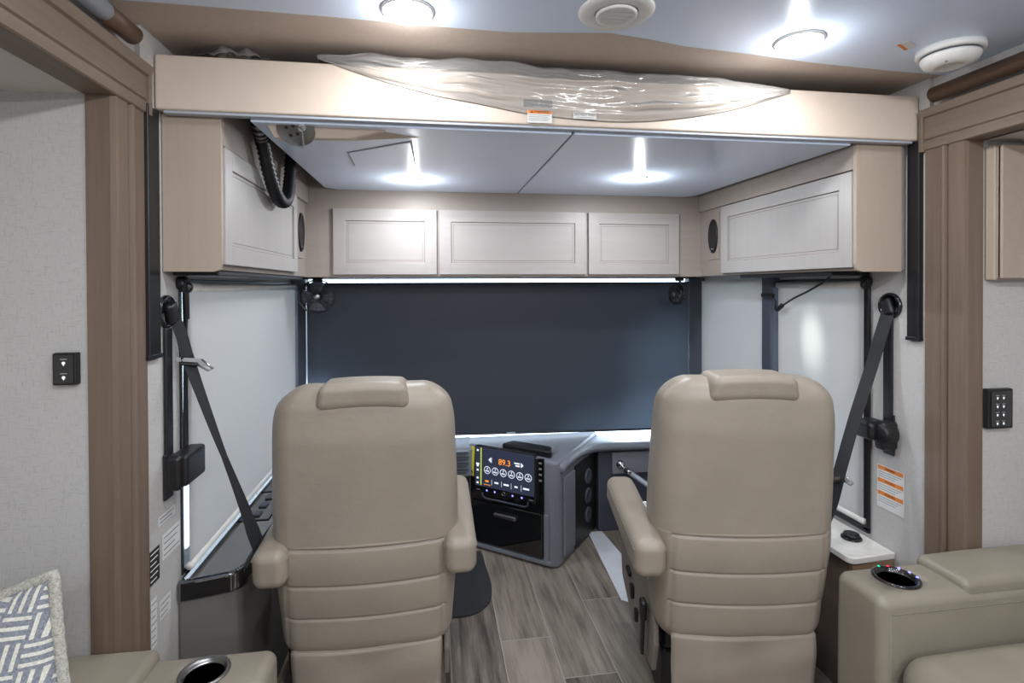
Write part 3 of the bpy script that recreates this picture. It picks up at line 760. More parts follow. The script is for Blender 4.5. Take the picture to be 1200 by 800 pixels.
# ------------------------------------------------------------------ captain chairs
def captain_chair(label, loc, rz, armL, armR, arm_z, lean):
    t = thing('captain_chair', label, 'seat', loc, rz)
    H0, H1 = .31, 1.152; HC = (H0 + H1) / 2; hh = (H1 - H0)
    seams = [.675, .560, .455]
    def yoff(z): return (1.17 - z) * lean
    def back(p, h):
        x, y, z = p; Z = z + HC
        k = max(0, (Z - .80) / (H1 - .80)); x *= 1 - .05 * k - .13 * max(0, (k - .6) / .4) ** 2.6
        k = max(0, (.66 - Z) / .30); x *= 1 - .07 * k ** 1.2
        k = max(0, (Z - 1.0) / .16); th = 1 - .25 * k
        th *= 1 + .10 * math.exp(-((Z - .60) / .16) ** 2)
        y *= th
        if y < -.02:
            a = min(1, (-y - .02) / .04)
            # belly of the rear panel and stitched seams
            d = -.014 * (1 - (x / .25) ** 2)
            sag = .006 * math.sin(PI * (x / .5 + .5))
            for s in seams: d += .007 * math.exp(-((Z - s - .008 * (abs(x) / .25) ** 2) / .0038) ** 2) * (1 if abs(x) < .232 else 0)
            if Z < .685:
                d += .005 * math.exp(-((abs(x) - .228) / .0035) ** 2) - .002
                for a0, a1 in zip(seams, seams[1:] + [.33]):
                    if a1 < Z < a0: d -= .0035 * math.sin(PI * (Z - a1) / (a0 - a1))
            y += d * a
        return (x, y + yoff(Z), z)
    ez = []
    for s in seams: ez += [s - HC + q * .0025 for q in range(-4, 11)]
    ex = [sg * (.229 + q * .0025) for sg in (-1, 1) for q in range(-3, 4)]
    b = B(); b.rbox((.552, .190, hh), .070, (0, .095, HC), (26, 3, 34), (ex, (), ez), back, seg=8)
    b.done('backrest', 'leather', t)
    # piping along the top seam and stitch line
    p = B(); pts = [(-.228 + .456 * i / 24, -.0145 * (1 - ((-.228 + .456 * i / 24) / .25) ** 2) + yoff(.681) - .003, .681 + .008 * (abs(-.228 + .456 * i / 24) / .25) ** 2) for i in range(25)]
    p.tube(pts, .0028, n=6); p.done('piping', 'leather', t)
    # headrest pad over the top edge
    def hd(p, h):
        x, y, z = p; x *= 1 - .10 * max(0, (z + h[2]) / (2 * h[2])); return (x, y + (-.0005 + (1.12 - (z + 1.12)) * lean), z + .006 * (1 - (x / .13) ** 2))
    B().rbox((.272, .150, .078), .026, (0, .074, 1.124), (10, 3, 4), fn=hd, seg=6).done('headrest', 'leather', t)
    # loose fabric skirt below the backrest
    vs, fs = [], []; nx, nz = 30, 18
    for i in range(nx + 1):
        for k in range(nz + 1):
            u = i / nx - .5; v = k / nz; x = u * (.445 - .01 * v)
            z = .348 + .004 * (abs(u) * 2) ** 2 - .20 * v
            y = .004 + yoff(.35) - .016 * math.cos(PI * u) + .008 * math.sin(v * PI) * math.sin(u * 9 + 1) + .012 * v * v + .0025 * math.sin(v * 9 + u * 5)
            vs.append((x, y - .002, z))
    for i in range(nx):
        for k in range(nz): fs.append((i * (nz + 1) + k, (i + 1) * (nz + 1) + k, (i + 1) * (nz + 1) + k + 1, i * (nz + 1) + k + 1))
    o = B().add(vs, fs, smooth=True).done('back_skirt', 'leather', t); so = o.modifiers.new('t', 'SOLIDIFY'); so.thickness = .006
    o = B(); o.tube([vs[i * (nz + 1)] for i in range(nx + 1)], .004, n=6); o.done('skirt_binding', 'leather', t)
    # cushion, side shell, plinth
    y0 = .175 + yoff(.45)
    B().rbox((.480, .50, .150), .050, (0, y0 + .24, .44), (8, 8, 3), fn=lambda p, h: (p.x, p.y, p.z + .012 * (1 - (p.x / .24) ** 2) * (1 - (p.y / .25) ** 2)), seg=6).done('seat_cushion', 'leather', t)
    for s in (-1, 1):
        poly = [(y0 + .47, .445), (y0 + .49, .34), (y0 + .46, .20), (y0 + .24, .115), (y0 - .03, .14), (y0 - .07, .25), (y0 - .05, .40), (y0 + .1, .455)]
        sh = B().prism(poly, s * .232, s * .250, 'X', .006).done('side_shell', 'seat_shell', t)
        if s < 0:
            sh2 = sh
            for (yy, zz, a, c) in ((.30, .300, .060, .022), (.24, .255, .034, .050), (.17, .205, .026, .045)):
                B().rbox((.014, a, c), .006, (-.256, y0 + yy, zz), (1, 2, 2), seg=3).done('control_knob', 'black', sh)
            X = Matrix.Translation((-.268, y0 + .02, .245)) @ Matrix.Rotation(.14, 4, 'X')
            bk = B(); bk.rbox((.022, .042, .070), .010, (0, 0, .08), (1, 2, 2), X=X); bk.rbox((.012, .030, .15), .005, (0, 0, -.01), (1, 2, 2), X=X)
            o = bk.done('belt_buckle_stalk', 'black', t)
    B().rbox((.40, .42, .20), .02, (0, y0 + .22, .28), (2, 2, 2)).done('seat_pan', 'black', t)
    B().box(-.20, .20, y0 + .02, y0 + .44, -loc[2] + .001, .18, .012).done('plinth', 'black', t)
    # armrests
    def arm(x, key):
        ln = .50; s = B()
        X = Matrix.Translation((x, .02 if abs(x) > .25 else .16, arm_z)) @ Matrix.Rotation(.07, 4, 'X')
        def fn(p, h):
            k = (p.y + h[1]) / (2 * h[1]); return (p.x * (1 + .05 * k), p.y, p.z * (1 - .12 * k))
        s.rbox((.096, ln, .114), .032, (0, ln / 2 - .02, -.057), (4, 12, 4), fn=fn, X=X, seg=7)
        o = s.done('armrest', 'leather', t)
        g = B()
        for sg in (-1, 1):
            g.tube([X @ Vector((sg * .0475 * (1 + .05 * k / 12), -.0 + (ln - .06) * k / 12, -.030)) for k in range(13)], .0016, n=5)
        g.done('seam', 'leather', o)
        a = B(); xi = .235 * (1 if x > 0 else -1)
        a.cyl((xi, .195, arm_z - .07), (x, .195, arm_z - .07), .024); a.done('armrest_pivot', 'black', o)
    arm(armL, -1); arm(armR, 1)
    return t
captain_chair('beige leather captain chair on the left, driver side', (-.196, 1.575, .006), 0, -.262, .280, .698, .12)
captain_chair('beige leather captain chair on the right, left armrest and side controls showing', (.934, 1.425, .020), math.radians(-9), -.305, .200, .680, .12)

# ------------------------------------------------------------------ dash
def roundpoly(poly, r, n=5):
    out = []
    for i, p in enumerate(poly):
        rr = r[i] if isinstance(r, (list, tuple)) else r
        p = Vector(p); a = Vector(poly[i - 1]) - p; c = Vector(poly[(i + 1) % len(poly)]) - p
        if rr <= 0: out.append(tuple(p)); continue
        q = min(rr, a.length * .45, c.length * .45); p0 = p + a.normalized() * q; p1 = p + c.normalized() * q
        for k in range(n + 1):
            t = k / n; out.append(tuple((1 - t) ** 2 * p0 + 2 * t * (1 - t) * p + t * t * p1))
    return out
dash = thing('dashboard', 'grey dashboard under the windshield with black centre console', 'dashboard', (.45, 3.0, 0))
A_, B_ = Vector((.205, 2.985)), Vector((.632, 2.652))
plan = roundpoly([(.205, 2.985), (.632, 2.652), (.985, 3.098), (.205, 3.098)], [0, .045, 0, 0], 8)
def slope_top(bm, z1):   # raise the top towards the windshield
    for v in bm.verts:
        if v.co.z > z1 - .03: v.co.z += max(0, (v.co.y - 2.66)) * .075 - .018
b = B(); b.prism(plan, .0, .565, 'Z', .016, seg=4); slope_top(b.bm, .565)
K(b.done('centre_console', 'grey', dash), dash)
fx = Vector((B_ - A_).to_3d()).normalized(); fxl = (B_ - A_).length
F = frame((A_.x, A_.y, 0), fx, (0, 0, 1))        # local x along the face, y up, z out of the face
dk = Matrix.Translation(-dash.location)
def face(o): o.matrix_local = dk @ F; return o
o = face(B().box(.015, fxl - .072, .040, .560, 0, .006, .004).done('fascia_panel', 'gloss', dash))
o = face(B().box(.030, fxl - .080, .045, .275, .006, .016, .005).done('drawer', 'gloss', dash))
h = B(); h.rbox((.135, .022, .018), .007, (.245, .222, .026), (3, 1, 1)); h = h.done('drawer_handle', 'steel', o); 
face(B().box(.0, fxl - .03, .012, .036, 0, .012, .005).done('toe_trim', 'grey', dash))
face(B().box(fxl - .076, fxl - .046, .03, .275, .0, .010, .006).done('corner_trim', 'grey', dash))
# storage cup shelf under the screen
c = B(); pts = [(.10, .345), (.10, .305), (.12, .295), (.36, .295), (.38, .305), (.38, .345)]
c.tube([(a, d, .016) for a, d in pts], .005); o = face(c.done('tray_rail', 'dgrey', dash))
for xx in (.16, .31):
    g = B(); g.lathe([(0, .010), (.016, .010), (.019, .004), (.019, 0), (0, 0)], Matrix.Translation((xx, .325, .006))); face(g.done('knob', 'black', dash))
# keys beside the screen
for k in range(4):
    g = B(); g.rbox((.016, .010, .003), .0014, (fxl - .093, .535 - .030 * k, .0085), (1, 1, 1), seg=2); face(g.done('switch', 'inkg', dash))
# screen
scr = thing('touch_screen', 'lit touch screen showing 89.3 on the centre console', 'screen', (0, 0, 0))
scr.matrix_world = F @ Matrix.Translation((.060, .362, .018)) @ Matrix.Rotation(-.02, 4, 'X')
SW, SH = .362, .212
B().box(-.006, SW + .006, -.034, SH + .006, -.012, .010, .004).done('bezel', 'gloss', scr)
B().box(0, SW, 0, SH, .0101, .0108).done('display', 'scr', scr)
B().box(.034, .041, .006, SH - .004, .0109, .0112).done('side_bar', 'scr_y', scr)
Z = .0114
text_mesh('frequency_digits', '89.3', .044, Matrix.Translation((.185, .147, Z)), 'scr_o', scr)
for k in range(6):
    cx = .078 + k * .050; cy = .093
    g = B(); g.tube([(cx + .019 * math.cos(2 * PI * i / 28), cy + .019 * math.sin(2 * PI * i / 28), Z) for i in range(28)], .0016, n=5, closed=True)
    for a in (PI / 2, PI * 7 / 6, PI * 11 / 6):
        g.prism([(cx, cy), (cx + .012 * math.cos(a - .35), cy + .012 * math.sin(a - .35)), (cx + .014 * math.cos(a + .2), cy + .014 * math.sin(a + .2))], Z - .0003, Z + .0004, 'Z')
    g.prism([(cx - .010, cy - .008), (cx + .010, cy - .008), (cx + .010, cy - .005), (cx - .010, cy - .005)], Z - .0003, Z + .0004, 'Z')
    g.done('preset_icon', 'scr_w', scr)
for k, m in enumerate(('scr_o', 'scr_w', 'scr_w', 'scr_w', 'scr_w')):
    cx = .076 + k * .060; ww = (.010, .012, .016, .009, .018)[k]
    g = B(); g.prism([(cx - ww, .028), (cx + ww, .028), (cx + ww, .037), (cx - ww, .037)], Z - .0003, Z + .0003, 'Z'); g.done('tab_mark', m, scr)
g = B()
for k in range(4): g.box(.106 + k * .060, .1075 + k * .060, .016, .046, Z - .0003, Z + .0003)
g.done('tab_dividers', 'scr_w', scr)
B().box(.056, .098, .012, .0145, Z - .0003, Z + .0003).done('active_tab_line', 'scr_o', scr)
g = B(); g.prism([(.085, .150), (.100, .164), (.100, .136)], Z - .0003, Z + .0003, 'Z'); g.box(.103, .106, .136, .164, Z - .0003, Z + .0003); g.done('previous_icon', 'scr_w', scr)
g = B(); g.prism([(.300, .150), (.285, .164), (.285, .136)], Z - .0003, Z + .0003, 'Z'); g.box(.245, .278, .153, .160, Z - .0003, Z + .0003); g.box(.252, .278, .140, .148, Z - .0003, Z + .0003); g.done('next_icon', 'scr_w', scr)
for yy in (.192, .118, .108, .085, .042, .016):
    g = B(); g.rbox((.012 if yy not in (.118,) else .02, .010, .0008), .0003, (.016, yy, Z), (1, 1, 1), seg=1); g.done('side_icon', 'scr_w', scr)
for k, xx in enumerate((.075, .125, .235, .290)):
    g = B(); g.lathe([(0, .001), (.0045, .001), (.005, 0)], Matrix.Translation((xx, -.018, .0101)), n=12); g.done('key_light', 'led_b', scr)
g = B(); g.tube([(.180 + .010 * math.cos(2 * PI * i / 24), -.018 + .010 * math.sin(2 * PI * i / 24), .0105) for i in range(24)], .002, n=6, closed=True); g.done('volume_knob', 'chrome', scr)
for xx in (.020, .345): B().box(xx - .012, xx + .012, -.022, -.018, .0101, .0106).done('print', 'inkg', scr)
# cowl behind the screen
b = B(); b.prism(roundpoly([(.375, 2.90), (.615, 2.705), (.64, 2.80), (.45, 2.955)], .02, 3), .555, .590, 'Z', .008)
K(b.done('cowl', 'black', dash), dash)
# yellow tag
t = thing('hang_tag', 'yellow paper tag hanging left of the touch screen', 'tag'); t.matrix_world = F @ Matrix.Translation((.038, .52, .012))
b = B(); pts = [(0, .045, .0), (0, .0, .008), (-.002, -.06, .010), (-.006, -.115, .006)]
b.strap(bez(pts, 4), .026, .0012, lambda t: (1, 0, 0)); b.done('tag_paper', 'yellow', t)
B().prism([(-.010, -.095), (.004, -.095), (-.003, -.080)], .012, .0126, 'Z').done('warning_mark', 'ink', t)
# driver side dash: top shell, louvre panel
top = roundpoly([(-.565, 2.92), (.225, 2.945), (.225, 3.098), (-.565, 3.098)], [.02, .0, 0, 0], 3)
b = B(); b.prism(top, .40, .556, 'Z', .012); 
for v in b.bm.verts:
    if v.co.z > .5: v.co.z += (v.co.y - 2.95) * .18
K(b.done('driver_top', 'grey', dash), dash)
K(B().box(-.55, .205, 2.955, 3.05, .30, .545, .006).done('driver_panel', 'black', dash), dash)
for k in range(4): K(B().box(-.05, .200, 2.905, 2.935, .545 - .035 * k, .552 - .035 * k, .001).done('louvre', 'dgrey', dash), dash)
K(B().box(-.56, .22, 3.02, 3.09, .0, .41, .004).done('kick_panel', 'black', dash), dash)
g = B(); g.lathe([(0, .012), (.020, .012), (.024, .004), (.024, 0), (0, 0)], Matrix.Translation((.150, 2.953, .40)) @ Matrix.Rotation(PI / 2, 4, 'X')); K(g.done('knob', 'black', dash), dash)
# passenger side: rim, recess, vents, side panel
def px_rim():
    # rim follows the console flank and then runs along the windshield
    path = bez([(.655, 2.675, .515), (.70, 2.73, .530), (.78, 2.83, .535), (.90, 2.945, .530), (1.02, 2.990, .522), (1.20, 3.0, .515), (1.40, 3.0, .51), (1.59, 3.0, .51)], 8)
    b = B(); vs, fs = [], []; m = len(path)
    sec = [(-.012, -.030), (-.022, -.012), (-.020, .004), (-.008, .014), (.02, .018), (.10, .030), (.10, -.03), (.01, -.032)]
    for i, p in enumerate(path):
        t = (path[min(i + 1, m - 1)] - path[max(i - 1, 0)]); t.z = 0; t.normalize(); nn = Vector((-t.y, t.x, 0))
        for a, c in sec:
            q = p + nn * a + Vector((0, 0, c)); q.y = min(q.y, 3.098); vs.append(q)
    k = len(sec)
    for i in range(m - 1):
        for j in range(k): fs.append((i * k + j, i * k + (j + 1) % k, (i + 1) * k + (j + 1) % k, (i + 1) * k + j))
    fs += [list(range(k)), [(m - 1) * k + j for j in range(k)]]
    b.add(vs, fs, smooth=True); K(b.done('passenger_rim', 'grey', dash), dash)
px_rim()
K(B().box(.97, 1.612, 3.035, 3.095, .0, .50, .004).done('passenger_panel', 'dgrey', dash), dash)
K(B().box(1.05, 1.58, 3.015, 3.036, .34, .468, .005).done('glove_panel', 'grey', dash), dash)
# flank of the console: flat grey leaf + dark recess
FL = frame((.655, 2.680, 0), (.33, .42, 0), (0, 0, 1))
q = B(); q.box(.03, .17, .045, .455, .0, .012, .004); o = q.done('flank_panel', 'grey', dash); o.matrix_local = dk @ FL
q = B(); q.box(.18, .50, .02, .47, .0, .006, .002); o = q.done('flank_recess', 'black', dash); o.matrix_local = dk @ FL
for zz in (.36, .25, .14):
    g = B(); g.lathe([(0, .004), (.020, .006), (.036, .012), (.042, .010), (.045, 0), (0, 0)], FL @ Matrix.Translation((.36, zz, .006))); K(g.done('vent_ring', 'dgrey', dash), dash)
# chrome-ended assist handle by the passenger panel
t = thing('assist_handle', 'grey tubular handle with chrome knob below the passenger dash', 'handle', (1.10, 2.98, .37))
K(B().tube([(1.125, 2.975, .372), (1.20, 2.90, .325), (1.28, 2.83, .27)], .014).done('grip', 'lgrey', t), t)
K(B().tube([(1.118, 2.982, .376), (1.145, 2.955, .36)], .017).done('collar', 'chrome', t), t)
g = B(); g.lathe([(0, .022), (.012, .018), (.018, .006), (.026, .002), (.026, -.004), (0, -.004)], Matrix.Translation((1.10, 3.011, .398)) @ Matrix.Rotation(PI / 2, 4, 'X')); K(g.done('mount', 'chrome', t), t)
K(B().tube([(1.10, 3.00, .398), (1.118, 2.982, .376)], .009).done('stem', 'chrome', t), t)

# ------------------------------------------------------------------ left side console
t = thing('side_console', 'long glossy black topped grey console under the left window', 'console', (-.65, 2.2, 0))
body = [(-.731, 1.672), (-.585, 1.712), (-.575, 1.735), (-.55, 2.90), (-.731, 2.95)]
K(B().prism(body, .0, .545, 'Z', .010).done('body', 'mgrey', t), t)
lid = [(-.732, 1.662), (-.584, 1.702), (-.566, 1.735), (-.541, 2.91), (-.732, 2.96)]
lp = K(B().prism(roundpoly(lid, [0, .02, .01, 0, 0], 4), .535, .600, 'Z', .012, seg=4, smooth=False).done('gloss_top', 'glossf', t), t)
M['glossf'].node_tree.nodes['Principled BSDF'].inputs['IOR'].default_value = 2.6
for y0, y1 in ((2.06, 2.30), (2.34, 2.62)):
    o = B().box(-.700, -.590, y0, y1, .600, .604, .002).done('switch_panel', 'gloss', t); K(o, t)
    for k in range(3):
        y = y0 + .05 + k * (y1 - y0 - .08) / 2; B().rbox((.028, .040, .008), .003, (-.645, y, .607), (1, 1, 1), seg=2).done('rocker', 'dgrey', o)

# ------------------------------------------------------------------ right side counter
t = thing('side_cabinet', 'dark wood side cabinet with white counter under the right window', 'cabinet', (1.53, 2.0, 0))
K(B().prism(roundpoly([(1.425, 1.640), (1.615, 1.655), (1.615, 2.75), (1.425, 2.75)], [.035, 0, 0, 0], 5), .482, .505, 'Z', .004).done('counter_top', 'counter', t), t)
K(B().box(1.440, 1.612, 1.660, 2.74, 0, .482, .002).done('carcass', 'cabside', t), t)
K(B().box(1.445, 1.610, 1.654, 1.662, .30, .480, .001).done('end_panel', 'cabside2', t), t)
t = thing('counter_charger', 'round black charger puck on the white counter', 'charger', (1.545, 1.775, .505))
B().lathe([(0, 0), (.034, 0), (.036, .003), (.034, .008), (0, .008)]).done('base', 'gloss', t)
B().lathe([(0, .008), (.026, .008), (.028, .012), (.026, .020), (.020, .022), (0, .021)]).done('cap', 'black', t)

# ------------------------------------------------------------------ sofas
def cup(parent, loc, r, rim, lights=False):
    X = Matrix.Translation(loc)
    o = B().lathe([(r * .79, -.006), (r * .80, .0), (r * .86, .005), (r * .97, .006), (r, .002), (r, -.004), (r * .79, -.006)], X, n=40).done('cup_holder', rim, parent)
    B().lathe([(0, -.078), (r * .77, -.078), (r * .79, -.006), (r * .755, -.004), (r * .73, -.072), (0, -.072)], X, n=32).done('cup_well', 'black', o)
    if lights:
        for k, m in enumerate(('led_g', 'led_r', 'led_b', 'led_b', 'led_b')):
            a = math.radians(95 - k * 28); B().lathe([(0, .0020), (.0032, .0015), (.0038, 0)], X @ Matrix.Translation((r * .91 * math.cos(a), r * .91 * math.sin(a), .006)), n=10).done('indicator_light', m, o)
    return o
def cut(o, X, r, z0, z1):
    """bore a round hole for the cup holder"""
    me = bpy.data.meshes.new('tmp_cutter'); bm = bmesh.new()
    bmesh.ops.create_cone(bm, cap_ends=True, segments=40, radius1=r, radius2=r, depth=z1 - z0, matrix=Matrix.Translation((X[0], X[1], (z0 + z1) / 2))); bm.to_mesh(me); bm.free()
    c = bpy.data.objects.new('tmp_cutter', me); COL.objects.link(c)
    m = o.modifiers.new('hole', 'BOOLEAN'); m.object = c; m.operation = 'DIFFERENCE'; m.solver = 'EXACT'
    bpy.context.view_layer.update()
    dg = bpy.context.evaluated_depsgraph_get(); new = bpy.data.meshes.new_from_object(o.evaluated_get(dg))
    o.modifiers.clear(); o.data = new; bpy.data.objects.remove(c)
def sofa(label, side, X_end, y0, y1, ztop, loc, hole):
    """arm at the forward end, running away from X_end towards the outside of the slide-out"""
    s = side; t = thing('sofa', label, 'sofa', loc)
    ln = .95; cx = X_end + s * ln / 2; cy = (y0 + y1) / 2
    def fa(p, h): return (p.x, p.y + (.006 * (1 - (2 * p.z / (2 * h[2])) ** 2) if p.y > 0 else 0), p.z + .004 * (1 - (p.y / h[1]) ** 2))
    a = K(B().rbox((ln, y1 - y0, ztop - .06), .028, (cx, cy, (ztop + .06) / 2), (14, 4, 8), fn=fa, seg=6).done('arm', 'sofa', t), t)
    cut(a, hole, hole[2], ztop - .09, ztop + .05)
    # raised pad behind the cup holder
    px0 = X_end + s * .262; pl = .66
    def fp(p, h):
        e = (p.x * s + h[0]) / (2 * h[0]); return (p.x, p.y, p.z + .014 * math.sin(PI * min(1, e * 1.4)) * (1 - (p.y / h[1]) ** 2))
    K(B().rbox((pl, (y1 - y0) - .006, .052), .020, (px0 + s * pl / 2, cy + .002, ztop + .000), (14, 5, 2), fn=fp, seg=6).done('arm_pad', 'sofa', t), t)
    # seam on the inner face
    q = B(); q.tube([(X_end + s * (.03 + .88 * i / 20), y0 - .0005, ztop - .040) for i in range(21)], .0018, n=5); q.tube([(X_end + s * .028, y0 + .001, ztop - .04), (X_end + s * .028, y0 + .001, .12)], .0018, n=5); K(q.done('seam', 'thread', t), t)
    # seat cushion, base
    def fs_(p, h): return (p.x, p.y, p.z + .018 * (1 - (p.x / h[0]) ** 2) * (1 - (p.y / h[1]) ** 4))
    K(B().rbox((.72, .68, .19), .075, (X_end + s * .375, y0 - .345, .405 if s > 0 else .300), (10, 10, 3), fn=fs_, seg=7).done('seat_cushion', 'sofa', t), t)
    K(B().rbox((.85, .70, .26), .02, (X_end + s * .46, y0 - .36, .135), (3, 3, 2)).done('base', 'sofa', t), t)
    K(B().rbox((.20, .70, .50), .07, (X_end + s * .84, y0 - .36, .66), (4, 8, 8), seg=6).done('back_cushion', 'sofa', t), t)
    return t
sr = sofa('taupe leather sofa on the right, lit cup holder in its arm', 1, 1.168, 1.238, 1.404, .618, (1.7, .9, 0), (1.296, 1.326, .0495))
K(cup(sr, (1.296, 1.326, .621), .060, 'gloss', True), sr)
sl = sofa('taupe leather sofa on the left with steel cup holder in its arm', -1, -.372, 1.215, 1.375, .574, (-1.0, .9, 0), (-.512, 1.296, .047))
K(cup(sl, (-.512, 1.296, .5765), .054, 'steel'), sl)
# throw pillow
t = thing('throw_pillow', 'blue-grey basketweave throw pillow with ivory trim on the left sofa', 'pillow')
t.matrix_world = frame((-.852, 1.05, .655), (1, .10, .27), (-.27, .25, 1))
b = B(); n = 34; hs = .215
for sg in (1, -1):
    vs, fs = [], []
    for i in range(n + 1):
        for j in range(n + 1):
            u = -1 + 2 * i / n; v = -1 + 2 * j / n
            pin = 1 - .07 * (1 - (abs(u) * abs(v)) ** .8) * 1
            ex = (max(0, 1 - u ** 2) ** .45) * (max(0, 1 - v ** 2) ** .45)
            k = 1 - .05 * (1 - v * v) if abs(u) > .0 else 1; k2 = 1 - .05 * (1 - u * u)
            vs.append((u * hs * k, v * hs * k2, sg * .075 * ex))
    for i in range(n):
        for j in range(n): fs.append((i * (n + 1) + j, (i + 1) * (n + 1) + j, (i + 1) * (n + 1) + j + 1, i * (n + 1) + j + 1))
    b.add(vs, fs, smooth=True)
bmesh.ops.remove_doubles(b.bm, verts=b.bm.verts[:], dist=1e-4)
b.done('cover', 'pillow', t)
edge = []
for k in range(120):
    a = k / 120 * 4; sgm = int(a); f = a - sgm; u, v = [(-1 + 2 * f, -1), (1, -1 + 2 * f), (1 - 2 * f, 1), (-1, 1 - 2 * f)][sgm]
    edge.append((u * hs * (1 - .05 * (1 - v * v)), v * hs * (1 - .05 * (1 - u * u)), 0))
B().tube(edge, .010, n=8, closed=True, rib=.12).done('piping', 'welt', t)

# ------------------------------------------------------------------ wall switches and labels
def switch_plate(label, origin, w, h, keys, d=.018):
    t = thing('switch_panel', label, 'switch'); t.matrix_world = frame(origin, (1, 0, 0), (0, 0, 1))
    B().box(-w / 2, w / 2, -h / 2, h / 2, 0, d, .003).done('housing', 'black', t)
    B().box(-w * .40, w * .40, -h * .45, h * .45, d, d + .002, .001).done('face', 'gloss', t)
    for (x, y, r) in keys:
        o = B().lathe([(0, .0008), (r, .0006), (r, 0)], Matrix.Translation((x, y, d + .002)), n=14).done('key_light', 'key', t)
        B().prism([(x - r * .7, y - r * .5), (x, y - r * 1.9), (x + r * .7, y - r * .5)], d + .002, d + .0026, 'Z').done('key_mark', 'key', t)
        B().box(x - r * 2.0, x + r * 2.0, y + r * 2.1, y + r * 2.9, d + .002, d + .0024).done('caption', 'inkg', t)
    return t
switch_plate('small black two-key switch panel on the left wall', (-.833, SL + .001, 1.264), .050, .074, [(0, .014, .0036), (0, -.019, .0036)])
switch_plate('black eight-key switch panel on the right wall', (1.727, SR + .001, 1.068), .090, .122, [(-.014 + .022 * i, .034 - .026 * k, .0030) for k in range(4) for i in range(2)])
# the sticker group under the right retractor
t = thing('caution_sticker', 'clear sticker with three orange caution bands on the right wall', 'sticker'); t.matrix_world = frame((XR - .0012, 1.680, .718), (0, -1, 0), (0, 0, 1))
B().box(-.056, .058, -.078, .078, 0, .0006).done('backing', 'label', t)
for k, zz in enumerate((.068, .022, -.024)):
    o = B().box(-.052, .054, zz - .007, zz + .007, .0006, .0010).done('orange_band', 'orange', t)
    text_mesh('lettering', 'WARNING', .009, Matrix.Translation((0, zz, .0012)), 'ink', o)
    for j in range(3): B().box(-.050, .046 - .012 * j, zz - .016 - .008 * j, zz - .014 - .008 * j, .0006, .0009).done('print', 'inkg', t)
# left wall labels
def wl(label, y, z, w, h, bg, rows):
    t = thing('wall_label', label, 'label'); t.matrix_world = frame((XL + .0012, y, z), (0, 1, 0), (0, 0, 1))
    B().box(-w / 2, w / 2, -h / 2, h / 2, 0, .0006).done('backing', bg, t)
    for k in range(rows):
        zz = h / 2 - h * (k + .7) / (rows + .4); B().box(-w * .42, w * (.42 - .12 * (k % 3)), zz - .0016, zz + .0016, .0006, .0010).done('print', 'label' if bg == 'ink' else 'inkg', t)
wl('black printed label on the left wall by the upright', 1.546, .710, .052, .090, 'ink', 6)
wl('white printed label right of the black label', 1.640, .735, .105, .070, 'label', 4)
wl('tall white printed label above the others on left wall', 1.615, .815, .095, .026, 'label', 2)
wl('boxed white label low on the left wall', 1.600, .570, .062, .052, 'label', 3)
wl('narrow white label lowest beside the upright', 1.540, .560, .030, .130, 'label', 7)

# ------------------------------------------------------------------ ceiling fittings
def puck(label, loc, r, mat, power, group=None, proto=[None], col=(.95, .97, 1), glow=.35):
    t = thing('ceiling_light', label, 'light', loc, 0, group)
    B().lathe([(r * .84, -.001), (r * .88, -.007), (r, -.005), (r * 1.04, 0), (r * .84, 0)], n=40).done('trim_ring', 'white', t)
    B().lathe([(0, -.009), (r * .6, -.008), (r * .93, -.0075)], n=32).done('lens', mat, t)
    li = bpy.data.lights.new('lamp', 'AREA'); li.shape = 'DISK'; li.size = r * 1.6; li.energy = power; li.color = col
    l = bpy.data.objects.new('lamp', li); COL.objects.link(l); l.parent = t; l.location = (0, 0, -.012)
    li = bpy.data.lights.new('ceiling_halo_lamp', 'POINT'); li.shadow_soft_size = .012; li.energy = power * glow; li.color = col  # extra point lamp below the lens, added to brighten the ceiling around it
    l = bpy.data.objects.new('ceiling_halo_lamp', li); COL.objects.link(l); l.parent = t; l.location = (0, 0, -.034 if glow < .5 or power > 5 else -.05)
    return t
puck('bright round ceiling light above the left part of the cream beam', (-.052, 1.325, 2.118), .062, 'lamp', 2.5, glow=.5)
puck('bright round ceiling light beside the smoke detector', (1.00, 1.335, 2.118), .062, 'lamp', 2.5, glow=.5)
puck('left small light in the white bed underside', (-.072, 2.365, 1.915), .034, 'lampb', 4, col=(.93, .97, 1), glow=.55)
puck('right small light in the white bed underside', (.892, 2.200, 1.915), .034, 'lampb', 4, col=(.93, .97, 1), glow=.55)
for x in (-.05, 1.0):  # lights added behind the viewpoint to fill the room
    for y in (.2, -.8, -1.8):
        puck('added round ceiling fill light behind the viewpoint', (x, y, 2.118), .062, 'lamp', 6, 'added fill lights behind the viewpoint', glow=1.5)
# vent
t = thing('ceiling_vent', 'round white ceiling vent at the top centre', 'vent', (.450, 1.255, 2.118))
B().lathe([(.052, -.004), (.056, -.010), (.085, -.008), (.092, -.002), (.092, 0), (.052, 0)], n=48).done('flange', 'white', t)
B().lathe([(.040, -.010), (.044, -.016), (.050, -.014), (.051, -.004), (.040, -.004)], n=40).done('inner_ring', 'white', t)
B().lathe([(0, -.003), (.042, -.003), (.042, -.001)], n=32).done('throat', 'ceil', t)
for k in range(4):
    y = -.027 + .018 * k; wv = math.sqrt(max(0, .041 ** 2 - y * y)); B().box(-wv, wv, y - .0078, y + .0078, -.0115, -.0085, .0005).done('slat', 'white', t)
